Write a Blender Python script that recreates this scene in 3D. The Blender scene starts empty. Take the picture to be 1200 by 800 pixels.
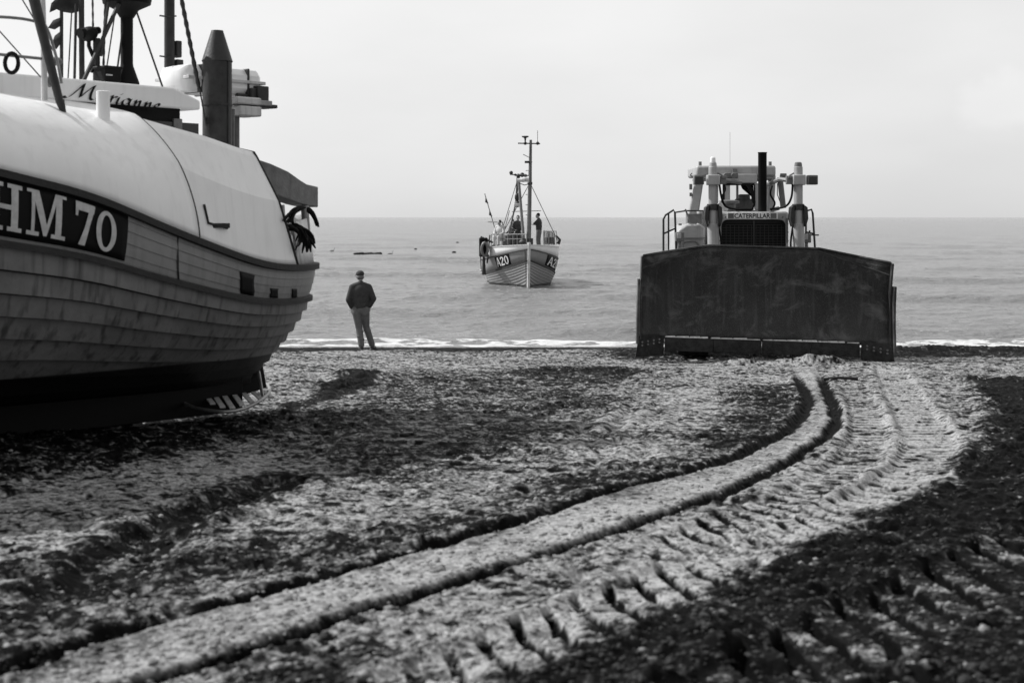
import bpy, bmesh, math, random
import numpy as np
from mathutils import Vector, Matrix, Quaternion
random.seed(7); rng = np.random.default_rng(11)
S = bpy.context.scene
COL = S.collection
F = 1667.0; CZ = 3.2; HY = 254.0
PI = math.pi

# ------------------------------------------------------------------ units
def W(px, py, d):                       # a point seen in the photograph at depth d, in metres
    return Vector(((px-600)/F*d, d, CZ+(HY-py)/F*d))

def base_z(Y):                          # beach profile, sea level = 0
    Y = np.asarray(Y, dtype=float)
    z = 1.52-.0475*(Y-5)
    z = np.where(Y > 31, 1.52-.0475*26-.0745*(Y-31), z)
    z = np.where(Y > 60, -1.876-.02*(Y-60), z)
    z = np.maximum(z, -14)
    return np.where(Y < 2, 1.6625-.02*(Y-2), z)
def G(px, py):                          # beach point under a photo position (plan coordinates)
    k = (py-HY)/F
    d = 1.4425/(k-.0475)
    d = min(d, 400) if d > 0 else 400
    if d > 31:
        for _ in range(40):
            d = d*.5+.5*(CZ-float(base_z(d)))/k
    return ((px-600)/F*d, d)

# ------------------------------------------------------------------ materials
def mk(name, col, rough=.6, metal=0.0, var=.25, scale=4.0, bump=.15, bscale=40.0, streak=0.0, spec=.5, stain=(.05,), extra=None):
    m = bpy.data.materials.new(name); m.use_nodes = True
    nt = m.node_tree; N = nt.nodes; L = nt.links
    b = N['Principled BSDF']
    tc = N.new('ShaderNodeTexCoord')
    n1 = N.new('ShaderNodeTexNoise'); n1.inputs['Scale'].default_value = scale; n1.inputs['Detail'].default_value = 8
    n1.inputs['Roughness'].default_value = .65
    L.new(tc.outputs['Object'], n1.inputs['Vector'])
    r = N.new('ShaderNodeMapRange'); r.inputs['From Min'].default_value = .3; r.inputs['From Max'].default_value = .7
    r.inputs['To Min'].default_value = 1-var; r.inputs['To Max'].default_value = 1+var
    L.new(n1.outputs['Fac'], r.inputs['Value'])
    mul = N.new('ShaderNodeMix'); mul.data_type = 'RGBA'; mul.blend_type = 'MULTIPLY'; mul.inputs[0].default_value = 1
    mul.inputs[6].default_value = (col, col, col, 1)
    L.new(r.outputs[0], mul.inputs[7])
    out = mul.outputs[2]
    if streak > 0:
        mp = N.new('ShaderNodeMapping'); mp.inputs['Scale'].default_value = (7, 7, .4)
        L.new(tc.outputs['Object'], mp.inputs['Vector'])
        n2 = N.new('ShaderNodeTexNoise'); n2.inputs['Scale'].default_value = 1.6; n2.inputs['Detail'].default_value = 6
        L.new(mp.outputs[0], n2.inputs['Vector'])
        r2 = N.new('ShaderNodeMapRange'); r2.inputs['From Min'].default_value = .51; r2.inputs['From Max'].default_value = .70
        r2.inputs['To Max'].default_value = streak
        L.new(n2.outputs['Fac'], r2.inputs['Value'])
        mx = N.new('ShaderNodeMix'); mx.data_type = 'RGBA'
        s = stain[0]; mx.inputs[7].default_value = (s, s, s, 1)
        L.new(r2.outputs[0], mx.inputs[0]); L.new(out, mx.inputs[6]); out = mx.outputs[2]
    if extra: out = extra(nt, tc, out)
    L.new(out, b.inputs['Base Color'])
    b.inputs['Metallic'].default_value = metal
    b.inputs['Specular IOR Level'].default_value = spec
    rr = N.new('ShaderNodeMapRange'); rr.inputs['To Min'].default_value = max(.03, rough-.12); rr.inputs['To Max'].default_value = min(1, rough+.12)
    L.new(n1.outputs['Fac'], rr.inputs['Value']); L.new(rr.outputs[0], b.inputs['Roughness'])
    if bump > 0:
        n3 = N.new('ShaderNodeTexNoise'); n3.inputs['Scale'].default_value = bscale; n3.inputs['Detail'].default_value = 5
        L.new(tc.outputs['Object'], n3.inputs['Vector'])
        bp = N.new('ShaderNodeBump'); bp.inputs['Strength'].default_value = bump; bp.inputs['Distance'].default_value = .02
        L.new(n3.outputs['Fac'], bp.inputs['Height']); L.new(bp.outputs[0], b.inputs['Normal'])
    return m
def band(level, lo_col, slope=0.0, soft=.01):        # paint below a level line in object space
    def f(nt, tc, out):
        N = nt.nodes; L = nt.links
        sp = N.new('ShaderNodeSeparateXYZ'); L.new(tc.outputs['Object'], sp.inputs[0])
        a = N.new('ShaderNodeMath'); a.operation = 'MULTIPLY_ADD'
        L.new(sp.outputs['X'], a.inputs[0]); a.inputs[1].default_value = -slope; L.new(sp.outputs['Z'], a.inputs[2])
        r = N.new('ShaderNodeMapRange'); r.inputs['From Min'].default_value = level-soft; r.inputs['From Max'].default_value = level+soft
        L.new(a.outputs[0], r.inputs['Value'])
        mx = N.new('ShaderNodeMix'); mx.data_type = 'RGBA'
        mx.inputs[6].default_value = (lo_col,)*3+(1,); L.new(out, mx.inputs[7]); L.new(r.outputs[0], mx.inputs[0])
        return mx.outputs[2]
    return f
M = {}
M['white'] = mk('white_paint', .86, .38, var=.05, scale=1.5, bump=.04, bscale=8, streak=.12, stain=(.3,))
M['white_dirty'] = mk('worn_white_paint', .6, .5, var=.16, scale=5, bump=.1, streak=.5, stain=(.14,))
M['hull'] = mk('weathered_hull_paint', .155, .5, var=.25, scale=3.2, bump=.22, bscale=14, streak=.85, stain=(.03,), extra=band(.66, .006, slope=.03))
M['topside'] = mk('topside_paint', .22, .48, var=.14, scale=2.6, bump=.15, bscale=18, streak=.4, stain=(.1,))
M['black'] = mk('black_paint', .005, .6, var=.3, bump=.1, spec=.15)
M['rubber'] = mk('black_rubber', .006, .8, var=.3, bump=.3, spec=.2)
M['rail'] = mk('dark_rubbing_wood', .016, .75, var=.5, scale=8, bump=.4, bscale=25)
M['letter'] = mk('white_letter_paint', .52, .55, var=.22, scale=14, bump=.1, streak=.3, stain=(.2,))
M['galv'] = mk('galvanised_steel', .28, .42, metal=.7, var=.3, scale=6, bump=.12)
M['steel_dark'] = mk('dark_steel', .035, .55, metal=.35, var=.4, scale=9, bump=.2)
M['steel_mid'] = mk('mid_grey_steel', .16, .5, metal=.3, var=.3, scale=9, bump=.2, streak=.4)
M['flag'] = mk('dark_cloth', .015, .9, var=.2)
M['rope'] = mk('rope_fibre', .05, .9, var=.3, bump=.4, bscale=120)
M['glass'] = mk('dark_window_glass', .02, .08, var=.1, bump=0)
M['wood'] = mk('grey_wood', .2, .7, var=.4, scale=7, bump=.4, bscale=30)
M['cat'] = mk('machine_paint', .37, .42, var=.14, scale=5, bump=.08, streak=.35, stain=(.12,))
M['cat_dark'] = mk('machine_grey', .15, .5, var=.25, scale=6, bump=.1)
def smear(nt, tc, out):                      # dried sand and scuffed bands on the mouldboard
    N = nt.nodes; L = nt.links
    mp = N.new('ShaderNodeMapping'); mp.inputs['Scale'].default_value = (1.1, 1.1, 1.5); L.new(tc.outputs['Object'], mp.inputs['Vector'])
    n = N.new('ShaderNodeTexNoise'); n.inputs['Scale'].default_value = 1.3; n.inputs['Detail'].default_value = 10; n.inputs['Roughness'].default_value = .72; n.inputs['Distortion'].default_value = .5; L.new(mp.outputs[0], n.inputs['Vector'])
    r = N.new('ShaderNodeMapRange'); r.inputs['From Min'].default_value = .50; r.inputs['From Max'].default_value = .68; r.inputs['To Max'].default_value = .8; L.new(n.outputs['Fac'], r.inputs['Value'])
    mx = N.new('ShaderNodeMix'); mx.data_type = 'RGBA'; mx.inputs[7].default_value = (.15, .15, .15, 1); L.new(r.outputs[0], mx.inputs[0]); L.new(out, mx.inputs[6])
    n2 = N.new('ShaderNodeTexNoise'); n2.inputs['Scale'].default_value = 90; n2.inputs['Detail'].default_value = 3; L.new(tc.outputs['Object'], n2.inputs['Vector'])
    r2 = N.new('ShaderNodeMapRange'); r2.inputs['From Min'].default_value = .58; r2.inputs['From Max'].default_value = .70; r2.inputs['To Max'].default_value = .6; L.new(n2.outputs['Fac'], r2.inputs['Value'])
    m2 = N.new('ShaderNodeMix'); m2.data_type = 'RGBA'; m2.inputs[7].default_value = (.16, .16, .16, 1); L.new(r2.outputs[0], m2.inputs[0]); L.new(mx.outputs[2], m2.inputs[6])
    return m2.outputs[2]
M['blade'] = mk('blade_steel', .02, .55, metal=.12, var=.85, scale=1.1, bump=.5, bscale=45, streak=.5, stain=(.07,), extra=smear)
M['weld'] = mk('weld_bead', .075, .45, metal=.4, var=.5, scale=5)
M['edge'] = mk('cutting_edge_steel', .03, .42, metal=.6, var=.7, scale=7, bump=.4)
M['worn'] = mk('polished_worn_steel', .75, .35, metal=.4, var=.3, scale=16, bump=.3)
M['white_hull'] = mk('white_hull_paint', .86, .4, var=.05, bump=.05, streak=.1, stain=(.3,))
M['grey_hull'] = mk('grey_hull_paint', .25, .5, var=.1, scale=3, bump=.1, streak=.3, stain=(.15,))
M['skin'] = mk('skin', .3, .55, var=.08, bump=.05)
M['jumper'] = mk('dark_knit', .038, .9, var=.25, scale=20, bump=.6, bscale=90)
M['jeans'] = mk('pale_denim', .12, .85, var=.22, scale=12, bump=.5, bscale=60)
M['shoe'] = mk('dark_leather', .015, .5, var=.3)
M['hair'] = mk('grey_hair', .12, .7, var=.4, scale=60, bump=.5, bscale=120)
M['pale_cloth'] = mk('pale_cloth', .55, .85, var=.15, bump=.3)
M['grid'] = mk('mid_metal_grille', .035, .5, metal=.4, var=.3)
M['lens'] = mk('lamp_lens', .35, .15, var=.2, bump=0)

# ------------------------------------------------------------------ objects
def tag(o, label=None, cat=None, group=None, kind=None):
    if label: o['label'] = label
    if cat: o['category'] = cat
    if group: o['group'] = group
    if kind: o['kind'] = kind
    return o
def empty(name, loc, rz=0, label=None, cat=None, group=None):
    o = bpy.data.objects.new(name, None); COL.objects.link(o)
    o.location = loc; o.rotation_euler = (0, 0, rz); o.empty_display_size = .2
    return tag(o, label, cat, group)
class MB:
    def __init__(s): s.v = []; s.f = []
    def add(s, vs, fs):
        n = len(s.v); s.v += [tuple(p) for p in vs]; s.f += [tuple(i+n for i in q) for q in fs]; return s
    def box(s, c, size, R=None, taper=1.0):
        x, y, z = [k/2 for k in size]; vs = []
        for k, (a, b, d) in enumerate([(-1,-1,-1),(1,-1,-1),(1,1,-1),(-1,1,-1),(-1,-1,1),(1,-1,1),(1,1,1),(-1,1,1)]):
            t = taper if d > 0 else 1
            p = Vector((a*x*t, b*y*t, d*z))
            if R is not None: p = R @ p
            vs.append(Vector(c)+p)
        return s.add(vs, [(0,3,2,1),(4,5,6,7),(0,1,5,4),(1,2,6,5),(2,3,7,6),(3,0,4,7)])
    def tube(s, pts, r, n=10, caps=True):
        pts = [Vector(p) for p in pts]
        if not hasattr(r, '__len__'): r = [r]*len(pts)
        vs = []; fs = []
        prev = None
        for i, p in enumerate(pts):
            t = (pts[min(i+1, len(pts)-1)]-pts[max(i-1, 0)])
            t = t.normalized() if t.length > 1e-9 else Vector((0,0,1))
            if prev is None:
                a = t.orthogonal().normalized()
            else:
                a = (prev-t*prev.dot(t)).normalized()
            prev = a; b = t.cross(a)
            for k in range(n):
                w = 2*PI*k/n; vs.append(p+(a*math.cos(w)+b*math.sin(w))*r[i])
        for i in range(len(pts)-1):
            for k in range(n):
                fs.append((i*n+k, i*n+(k+1)%n, (i+1)*n+(k+1)%n, (i+1)*n+k))
        if caps:
            fs.append(tuple(range(n-1, -1, -1))); fs.append(tuple((len(pts)-1)*n+k for k in range(n)))
        return s.add(vs, fs)
    def ball(s, c, r, n=12, m=8, R=None):
        if not hasattr(r, '__len__'): r = (r, r, r)
        vs = []; fs = []
        for i in range(m+1):
            th = PI*i/m
            for k in range(n):
                ph = 2*PI*k/n
                p = Vector((r[0]*math.sin(th)*math.cos(ph), r[1]*math.sin(th)*math.sin(ph), r[2]*math.cos(th)))
                if R is not None: p = R @ p
                vs.append(Vector(c)+p)
        for i in range(m):
            for k in range(n):
                fs.append((i*n+k, (i+1)*n+k, (i+1)*n+(k+1)%n, i*n+(k+1)%n))
        return s.add(vs, fs)
    def loft(s, rings, close=True, caps=True):
        n = len(rings[0]); vs = [p for r in rings for p in r]; fs = []
        for i in range(len(rings)-1):
            for k in range(n if close else n-1):
                fs.append((i*n+k, i*n+(k+1)%n, (i+1)*n+(k+1)%n, (i+1)*n+k))
        if caps and close:
            fs.append(tuple(range(n-1, -1, -1))); fs.append(tuple((len(rings)-1)*n+k for k in range(n)))
        return s.add(vs, fs)
    def prism(s, poly, vec):
        n = len(poly); vec = Vector(vec)
        vs = [Vector(p) for p in poly]+[Vector(p)+vec for p in poly]
        fs = [tuple(range(n-1,-1,-1)), tuple(range(n, 2*n))]+[(k, (k+1)%n, n+(k+1)%n, n+k) for k in range(n)]
        return s.add(vs, fs)
    def build(s, name, mat, parent=None, bevel=0, angle=35, solid=0, off=None, smooth=True):
        me = bpy.data.meshes.new(name)
        v = s.v if off is None else [(a-off[0], b-off[1], c-off[2]) for a, b, c in s.v]
        me.from_pydata([tuple(p) for p in v], [], s.f)
        bm = bmesh.new(); bm.from_mesh(me)
        bmesh.ops.remove_doubles(bm, verts=bm.verts, dist=1e-5)
        bmesh.ops.dissolve_degenerate(bm, edges=bm.edges, dist=1e-6)
        bmesh.ops.recalc_face_normals(bm, faces=bm.faces); bm.to_mesh(me); bm.free()
        if isinstance(mat, str): mat = M[mat]
        me.materials.append(mat)
        if smooth:
            me.shade_smooth(); me.set_sharp_from_angle(angle=math.radians(angle))
        o = bpy.data.objects.new(name, me); COL.objects.link(o)
        if parent is not None: o.parent = parent
        if solid:
            q = o.modifiers.new('solid', 'SOLIDIFY'); q.thickness = solid; q.offset = -1
        if bevel:
            q = o.modifiers.new('bevel', 'BEVEL'); q.width = bevel; q.segments = 2; q.limit_method = 'ANGLE'; q.angle_limit = math.radians(40)
            q.harden_normals = False
        return o
def spline(pts, n=8):
    P = [Vector(p) for p in pts]; out = []
    for i in range(len(P)-1):
        p0 = P[max(i-1, 0)]; p1 = P[i]; p2 = P[i+1]; p3 = P[min(i+2, len(P)-1)]
        for k in range(n):
            t = k/n
            out.append(.5*((2*p1)+(p2-p0)*t+(2*p0-5*p1+4*p2-p3)*t*t+(3*p1-p0-3*p2+p3)*t**3))
    out.append(P[-1]); return out
def sag(a, b, s=.1, n=10):
    a = Vector(a); b = Vector(b)
    return [a.lerp(b, i/n)-Vector((0, 0, s*4*(i/n)*(1-i/n))) for i in range(n+1)]

# ------------------------------------------------------------------ numpy noise
PERM = rng.permutation(256); PERM = np.concatenate([PERM, PERM])
GX = np.cos(np.arange(256)/256*2*PI*7.13); GY = np.sin(np.arange(256)/256*2*PI*7.13)
def gn(x, y):
    xi = np.floor(x).astype(np.int64); yi = np.floor(y).astype(np.int64)
    xf = x-xi; yf = y-yi; xi &= 255; yi &= 255
    u = xf**3*(xf*(xf*6-15)+10); v = yf**3*(yf*(yf*6-15)+10)
    def g(ix, iy, dx, dy):
        h = PERM[PERM[ix & 255]+(iy & 255)]
        return GX[h]*dx+GY[h]*dy
    a = g(xi, yi, xf, yf); b = g(xi+1, yi, xf-1, yf); c = g(xi, yi+1, xf, yf-1); d = g(xi+1, yi+1, xf-1, yf-1)
    return (a*(1-u)+b*u)*(1-v)+(c*(1-u)+d*u)*v
def fbm(x, y, f, o=4, g=.5):
    s = 0; a = 1
    for i in range(o):
        s = s+a*gn(x*f+i*17.3, y*f-i*9.1); a *= g; f *= 2.03
    return s
def worley(x, y, f):
    x = x*f; y = y*f; xi = np.floor(x).astype(np.int64); yi = np.floor(y).astype(np.int64)
    best = np.full(x.shape, 9.0)
    for i in (-1, 0, 1):
        for j in (-1, 0, 1):
            h = PERM[PERM[(xi+i) & 255]+((yi+j) & 255)]; h2 = PERM[h+31]
            dx = xi+i+h/256-x; dy = yi+j+h2/256-y
            best = np.minimum(best, dx*dx+dy*dy)
    return np.sqrt(best)
def sstep(a, b, x):
    t = np.clip((x-a)/(b-a), 0, 1); return t*t*(3-2*t)
def pdist(X, Y, poly, R=2.0):            # distance, arc length, side to a polyline; far points get 99
    P = np.array(poly, dtype=float)
    D = np.full(X.shape, 99.0); A = np.zeros(X.shape); SG = np.ones(X.shape)
    m = (X > P[:,0].min()-R) & (X < P[:,0].max()+R) & (Y > P[:,1].min()-R) & (Y < P[:,1].max()+R)
    if not m.any(): return D, A, SG
    x = X[m]; y = Y[m]; d = np.full(x.shape, 99.0); aa = np.zeros(x.shape); sg = np.ones(x.shape); acc = 0
    for i in range(len(P)-1):
        ex, ey = P[i+1]-P[i]; l = math.hypot(ex, ey)
        if l < 1e-6: continue
        t = np.clip(((x-P[i,0])*ex+(y-P[i,1])*ey)/l/l, 0, 1)
        dx = x-P[i,0]-t*ex; dy = y-P[i,1]-t*ey; dd = np.hypot(dx, dy)
        b = dd < d
        d = np.where(b, dd, d); aa = np.where(b, acc+t*l, aa); sg = np.where(b, np.sign(ex*dy-ey*dx), sg)
        acc += l
    D[m] = d; A[m] = aa; SG[m] = sg
    return D, A, SG
def inside(X, Y, poly, soft):            # 1 inside, 0 outside, soft edge
    P = np.array(poly, dtype=float); n = len(P)
    D, _, _ = pdist(X, Y, list(map(tuple, P))+[tuple(P[0])], R=soft*2)
    m = (X > P[:,0].min()) & (X < P[:,0].max()) & (Y > P[:,1].min()) & (Y < P[:,1].max())
    ins = np.zeros(X.shape, bool); x = X[m]; y = Y[m]; q = np.zeros(x.shape, bool)
    for i in range(n):
        x1, y1 = P[i]; x2, y2 = P[(i+1) % n]
        if y1 == y2: continue
        c = ((y1 > y) != (y2 > y)) & (x < (x2-x1)*(y-y1)/(y2-y1)+x1); q ^= c
    ins[m] = q
    return sstep(-soft, soft, np.where(ins, D, -D))
def C(pts, n=6):
    return [(p.x, p.y) for p in spline([Vector((*G(*q), 0)) for q in pts], n)]

# ------------------------------------------------------------------ the beach
RUT1 = C([(-60,800),(0,778),(150,730),(300,690),(450,648),(600,612),(720,575),(830,545),(900,515),(936,492),(946,470),(938,448),(930,434)])
RUT2 = C([(60,828),(140,800),(300,755),(450,705),(600,660),(750,613),(860,575),(930,535),(970,508),(980,488),(970,460),(962,440),(952,428)])
TREAD1 = C([(480,812),(560,780),(631,747),(692,721),(747,698),(810,676),(894,640),(978,604),(1041,578),(1083,545),(1090,515),(1072,485),(1052,450),(1042,432)])
TREAD2 = C([(850,830),(915,786),(988,752),(1051,719),(1088,702),(1151,674),(1260,630)])
TREAD3 = C([(765,652),(830,627),(915,592),(985,552),(1016,515),(1013,480),(1000,452)])
FOOT = C([(40,700),(110,670),(170,630),(240,592),(330,560)])
RIM = C([(1135,440),(1157,480),(1152,512),(1118,548),(1050,588),(960,632),(860,675),(760,715),(650,762),(560,800)])
SCUFF = [C([(720,545),(740,515),(700,500),(735,480),(790,470)]), C([(760,540),(715,520),(745,495),(760,470)])]
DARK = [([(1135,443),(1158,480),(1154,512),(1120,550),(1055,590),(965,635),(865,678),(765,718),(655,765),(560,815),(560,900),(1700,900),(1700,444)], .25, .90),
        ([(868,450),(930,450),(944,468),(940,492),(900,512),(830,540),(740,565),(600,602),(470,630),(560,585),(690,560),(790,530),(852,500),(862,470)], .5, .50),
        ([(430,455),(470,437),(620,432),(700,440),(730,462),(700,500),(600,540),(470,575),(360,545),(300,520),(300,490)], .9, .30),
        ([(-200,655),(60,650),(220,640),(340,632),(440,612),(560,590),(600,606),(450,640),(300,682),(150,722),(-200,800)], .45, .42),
        ([(-500,470),(120,470),(330,486),(290,512),(180,535),(60,552),(-500,600)], .5, .55),  # the beached boat's ground shadow, painted into the sand colour
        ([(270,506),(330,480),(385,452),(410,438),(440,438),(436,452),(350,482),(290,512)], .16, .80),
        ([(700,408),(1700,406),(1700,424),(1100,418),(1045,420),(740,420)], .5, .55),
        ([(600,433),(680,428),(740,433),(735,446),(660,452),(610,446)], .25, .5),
        ([(-300,740),(120,745),(60,790),(-300,900)], .25, .5), ([(-300,880),(100,815),(330,770),(420,760),(420,900),(200,1000)], .3, .6)]  # near-left corner falloff, painted dark into the sand
MOUND = [(4.1, 25.9, .35, .25, .10), (5.5, 25.5, .5, .28, .19), (4.9, 25.8, .5, .25, .07), (6.2, 24.9, .5, .35, .06), (-2.35, 21.6, .55, .9, .16), (-2.9, 19.6, .5, .8, .10)]
def beach(X, Y):
    z = base_z(Y).copy()
    near = sstep(36, 33.5, Y)
    z += .05*fbm(X, Y, .22, 3)*sstep(35.5, 31, Y)
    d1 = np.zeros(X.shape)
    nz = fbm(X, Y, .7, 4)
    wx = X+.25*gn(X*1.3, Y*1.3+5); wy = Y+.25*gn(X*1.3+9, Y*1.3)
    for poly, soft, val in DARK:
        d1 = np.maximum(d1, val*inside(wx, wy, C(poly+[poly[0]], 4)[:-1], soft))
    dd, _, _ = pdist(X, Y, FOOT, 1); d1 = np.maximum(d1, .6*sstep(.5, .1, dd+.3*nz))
    shore = sstep(.30, .23, z+.03*nz)*sstep(29, 31, Y); d1 = np.maximum(d1, .92*shore)
    # smooth strips
    r1, a1, s1 = pdist(X, Y, RUT1); r2, a2, s2 = pdist(X, Y, RUT2)
    t1, b1, q1 = pdist(X, Y, TREAD1); t2, b2, q2 = pdist(X, Y, TREAD2); t3, b3, q3 = pdist(X, Y, TREAD3)
    w1 = r1+.05*gn(X*3.1, Y*3.1)+.02*gn(X*11, Y*11); w2 = r2+.05*gn(X*2.7+3, Y*2.7)+.02*gn(X*12, Y*12)
    between = ((s1 < 0) & (s2 > 0) & (r1 < 1.3) & (r2 < 1.3)).astype(float)*sstep(1.2, .8, np.maximum(r1, r2))
    rough = np.clip(.75+.7*nz, .25, 1.4)*(.55+.9*d1)
    rough = rough*(1-.85*between)*(1-.55*shore)
    flat = sstep(.36, .22, t1)*.85+sstep(.36, .22, t2)*.8+sstep(.3, .2, t3)*.6
    rough = rough*(1-np.clip(flat, 0, .85))
    # lumps
    w = worley(X+.1*gn(X*5, Y*5), Y+.1*gn(X*5+4, Y*5), 5.5); wb = worley(X+.05*gn(X*9, Y*9), Y, 12.0)
    wc = worley(X, Y, 2.3)
    lump = .042*np.clip(.75-w, 0, 1)+.020*np.clip(.8-wb, 0, 1)+.05*np.clip(.6-wc, 0, 1)
    z += near*rough*(1.15*lump+.028*fbm(X, Y, 1.6, 3)+.020*fbm(X, Y, 8, 3, .6)-.03)
    z += near*(.006*fbm(X, Y, 15, 2, .5))*(.5+.5*rough)
    # scattered hoof-like pits and prints
    pit = worley(X+3.3, Y*1.0+7.7, 1.25); z -= near*.045*sstep(.16, .04, pit)*(1-between)
    # ruts with pushed-up rims
    for (w_, dp) in ((w1, .055), (w2, .07)):
        z += -dp*sstep(24, 20, Y)*np.exp(-(np.abs(w_)/.065)**4)+.010*np.exp(-((w_-.13)/.04)**2)*(1+1.5*gn(X*4.3, Y*4.3))
    GAP = 0  # cleat slot mask: damp sand and painted groove shade
    # second pass: crawler treads
    for (t, b, q, wd, dp, pitch) in ((t1, b1, q1, .24, .055, .27), (t2, b2, q2, .28, .07, .33), (t3, b3, q3, .18, .035, .27)):
        m = sstep(wd+.04, wd-.05, t+.05*gn(X*4, Y*4))
        ph = ((b-1.15*sstep(11.5, 8, Y)*t*q)/pitch+.10*gn(X*2, Y*2)) % 1.0
        grv = np.where(ph < .38, np.abs(np.sin(ph/.38*PI))**.5, 0)
        m = m*(1-sstep(.2, .6, between))
        brk = np.clip(.95+1.5*gn(X*1.1+8, Y*1.1)+.7*gn(X*4.5, Y*4.5+3), .08, 1.1)
        z += -m*(dp*1.0*grv*brk)-m*.02+.012*np.exp(-((t-wd-.06)/.05)**2)*(1+1.2*gn(X*6, Y*6)); GAP = GAP+m*grv*brk
    for t, b, q in (pdist(X, Y, RIM),):
        z += .025*np.exp(-((t)/.12)**2)*(1+gn(X*3, Y*3))
    for sc in SCUFF:
        t, b, q = pdist(X, Y, sc, 1); z += .014*np.cos(np.clip(t/.16, 0, 3)*PI)*sstep(.5, .2, t)
    dd2, aa2, ss2 = pdist(X, Y, FOOT, 1); z -= .07*sstep(.28, .1, dd2+.12*gn(X*3, Y*3))
    for mx, my, rx, ry, h in MOUND:
        e = ((X-mx)/rx)**2+((Y-my)/ry)**2
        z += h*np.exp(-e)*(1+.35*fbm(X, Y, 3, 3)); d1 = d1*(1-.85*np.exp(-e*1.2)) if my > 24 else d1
    # a low scarp by the water to the right of the machine
    z += .10*sstep(6.8, 9, X)*np.exp(-((Y-30.8)/1.1)**2)
    # albedo: wetness, plus shade painted under the boat, near left, in ruts and slots
    sp = fbm(X, Y, 4.5, 4, .6); sp2 = fbm(X, Y, 17, 3, .65)
    speck = sstep(.30, .12, worley(X+.08*gn(X*8, Y*8), Y, 4.2)+.25*gn(X*1.1, Y*1.1+3))+.6*sstep(.30, .15, worley(X+5.1, Y+.06*gn(X*9, Y*9), 9.5)+.3*gn(X*1.9, Y*1.9+3))
    damp_shade = d1*(1+.45*sp)+.26*nz+.36*sp*(1-.65*between)+.62*sp2*(1-.55*between)*(1-.4*np.clip(flat, 0, 1))+.48*speck*(1-.6*between)-.14*between+.17+1.3*GAP-.20*np.clip(flat, 0, 1)
    lowp = np.exp(-(np.minimum(w1, w2)/.072)**4); damp_shade += 1.1*lowp*sstep(24.5, 19, Y)  # shade of the rut walls painted as a dark line
    damp_shade -= .12*sstep(.4, .2, t1)
    damp_shade -= .24*sstep(.45, .2, t2)*d1
    return z, np.clip(damp_shade, 0, 1.3)

def grid_mesh(name, ang, rad, zfun, attrs):
    A, R = np.meshgrid(ang, rad)
    X = (R*np.sin(A)).ravel(); Y = (R*np.cos(A)).ravel()
    z, vals = zfun(X, Y)
    na = len(ang); nr = len(rad)
    co = np.stack([X, Y, z], 1).astype(np.float32)
    i = np.arange(nr-1)[:, None]*na; k = np.arange(na-1)[None, :]
    q = np.stack([(i+k), (i+k+1), (i+na+k+1), (i+na+k)], -1).reshape(-1, 4)
    q = q[:, ::-1]
    me = bpy.data.meshes.new(name); n = len(co); m = len(q)
    me.vertices.add(n); me.vertices.foreach_set('co', co.ravel())
    me.loops.add(m*4); me.loops.foreach_set('vertex_index', q.ravel().astype(np.int32))
    me.polygons.add(m); me.polygons.foreach_set('loop_start', (np.arange(m)*4).astype(np.int32))
    try: me.polygons.foreach_set('loop_total', np.full(m, 4, np.int32))
    except Exception: pass
    me.update(calc_edges=True); me.validate()
    me.polygons.foreach_set('use_smooth', np.ones(m, bool))
    for an, v in zip(attrs, vals):
        at = me.attributes.new(an, 'FLOAT', 'POINT'); at.data.foreach_set('value', v.astype(np.float32))
    o = bpy.data.objects.new(name, me); COL.objects.link(o); return o
fine = np.radians(np.linspace(-23, 23, 1250)); wide = np.radians(np.concatenate([np.linspace(-180, -60, 20)[:-1], np.linspace(-60, -23, 75)[:-1]]))
ang = np.concatenate([wide, fine, -wide[::-1]])
inv = 1/np.linspace(1/4.4, 1/36.5, 760)
mid = np.linspace(0, 1, 760)[1:-1]
geo = 4.4*(36.5/4.4)**np.linspace(0, 1, 760)
rad = np.concatenate([[.02, .4, .9, 1.5, 2, 2.5, 2.9], np.linspace(3.2, 4.35, 40), (inv+geo)/2, [38, 41, 46, 55, 70, 100, 160, 300, 600, 1200, 3000, 7000]])
sand = grid_mesh('beach', ang, rad, lambda X, Y: (lambda r: (r[0], [r[1]]))(beach(X, Y)), ['damp_shade'])
tag(sand, kind='structure')
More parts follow.
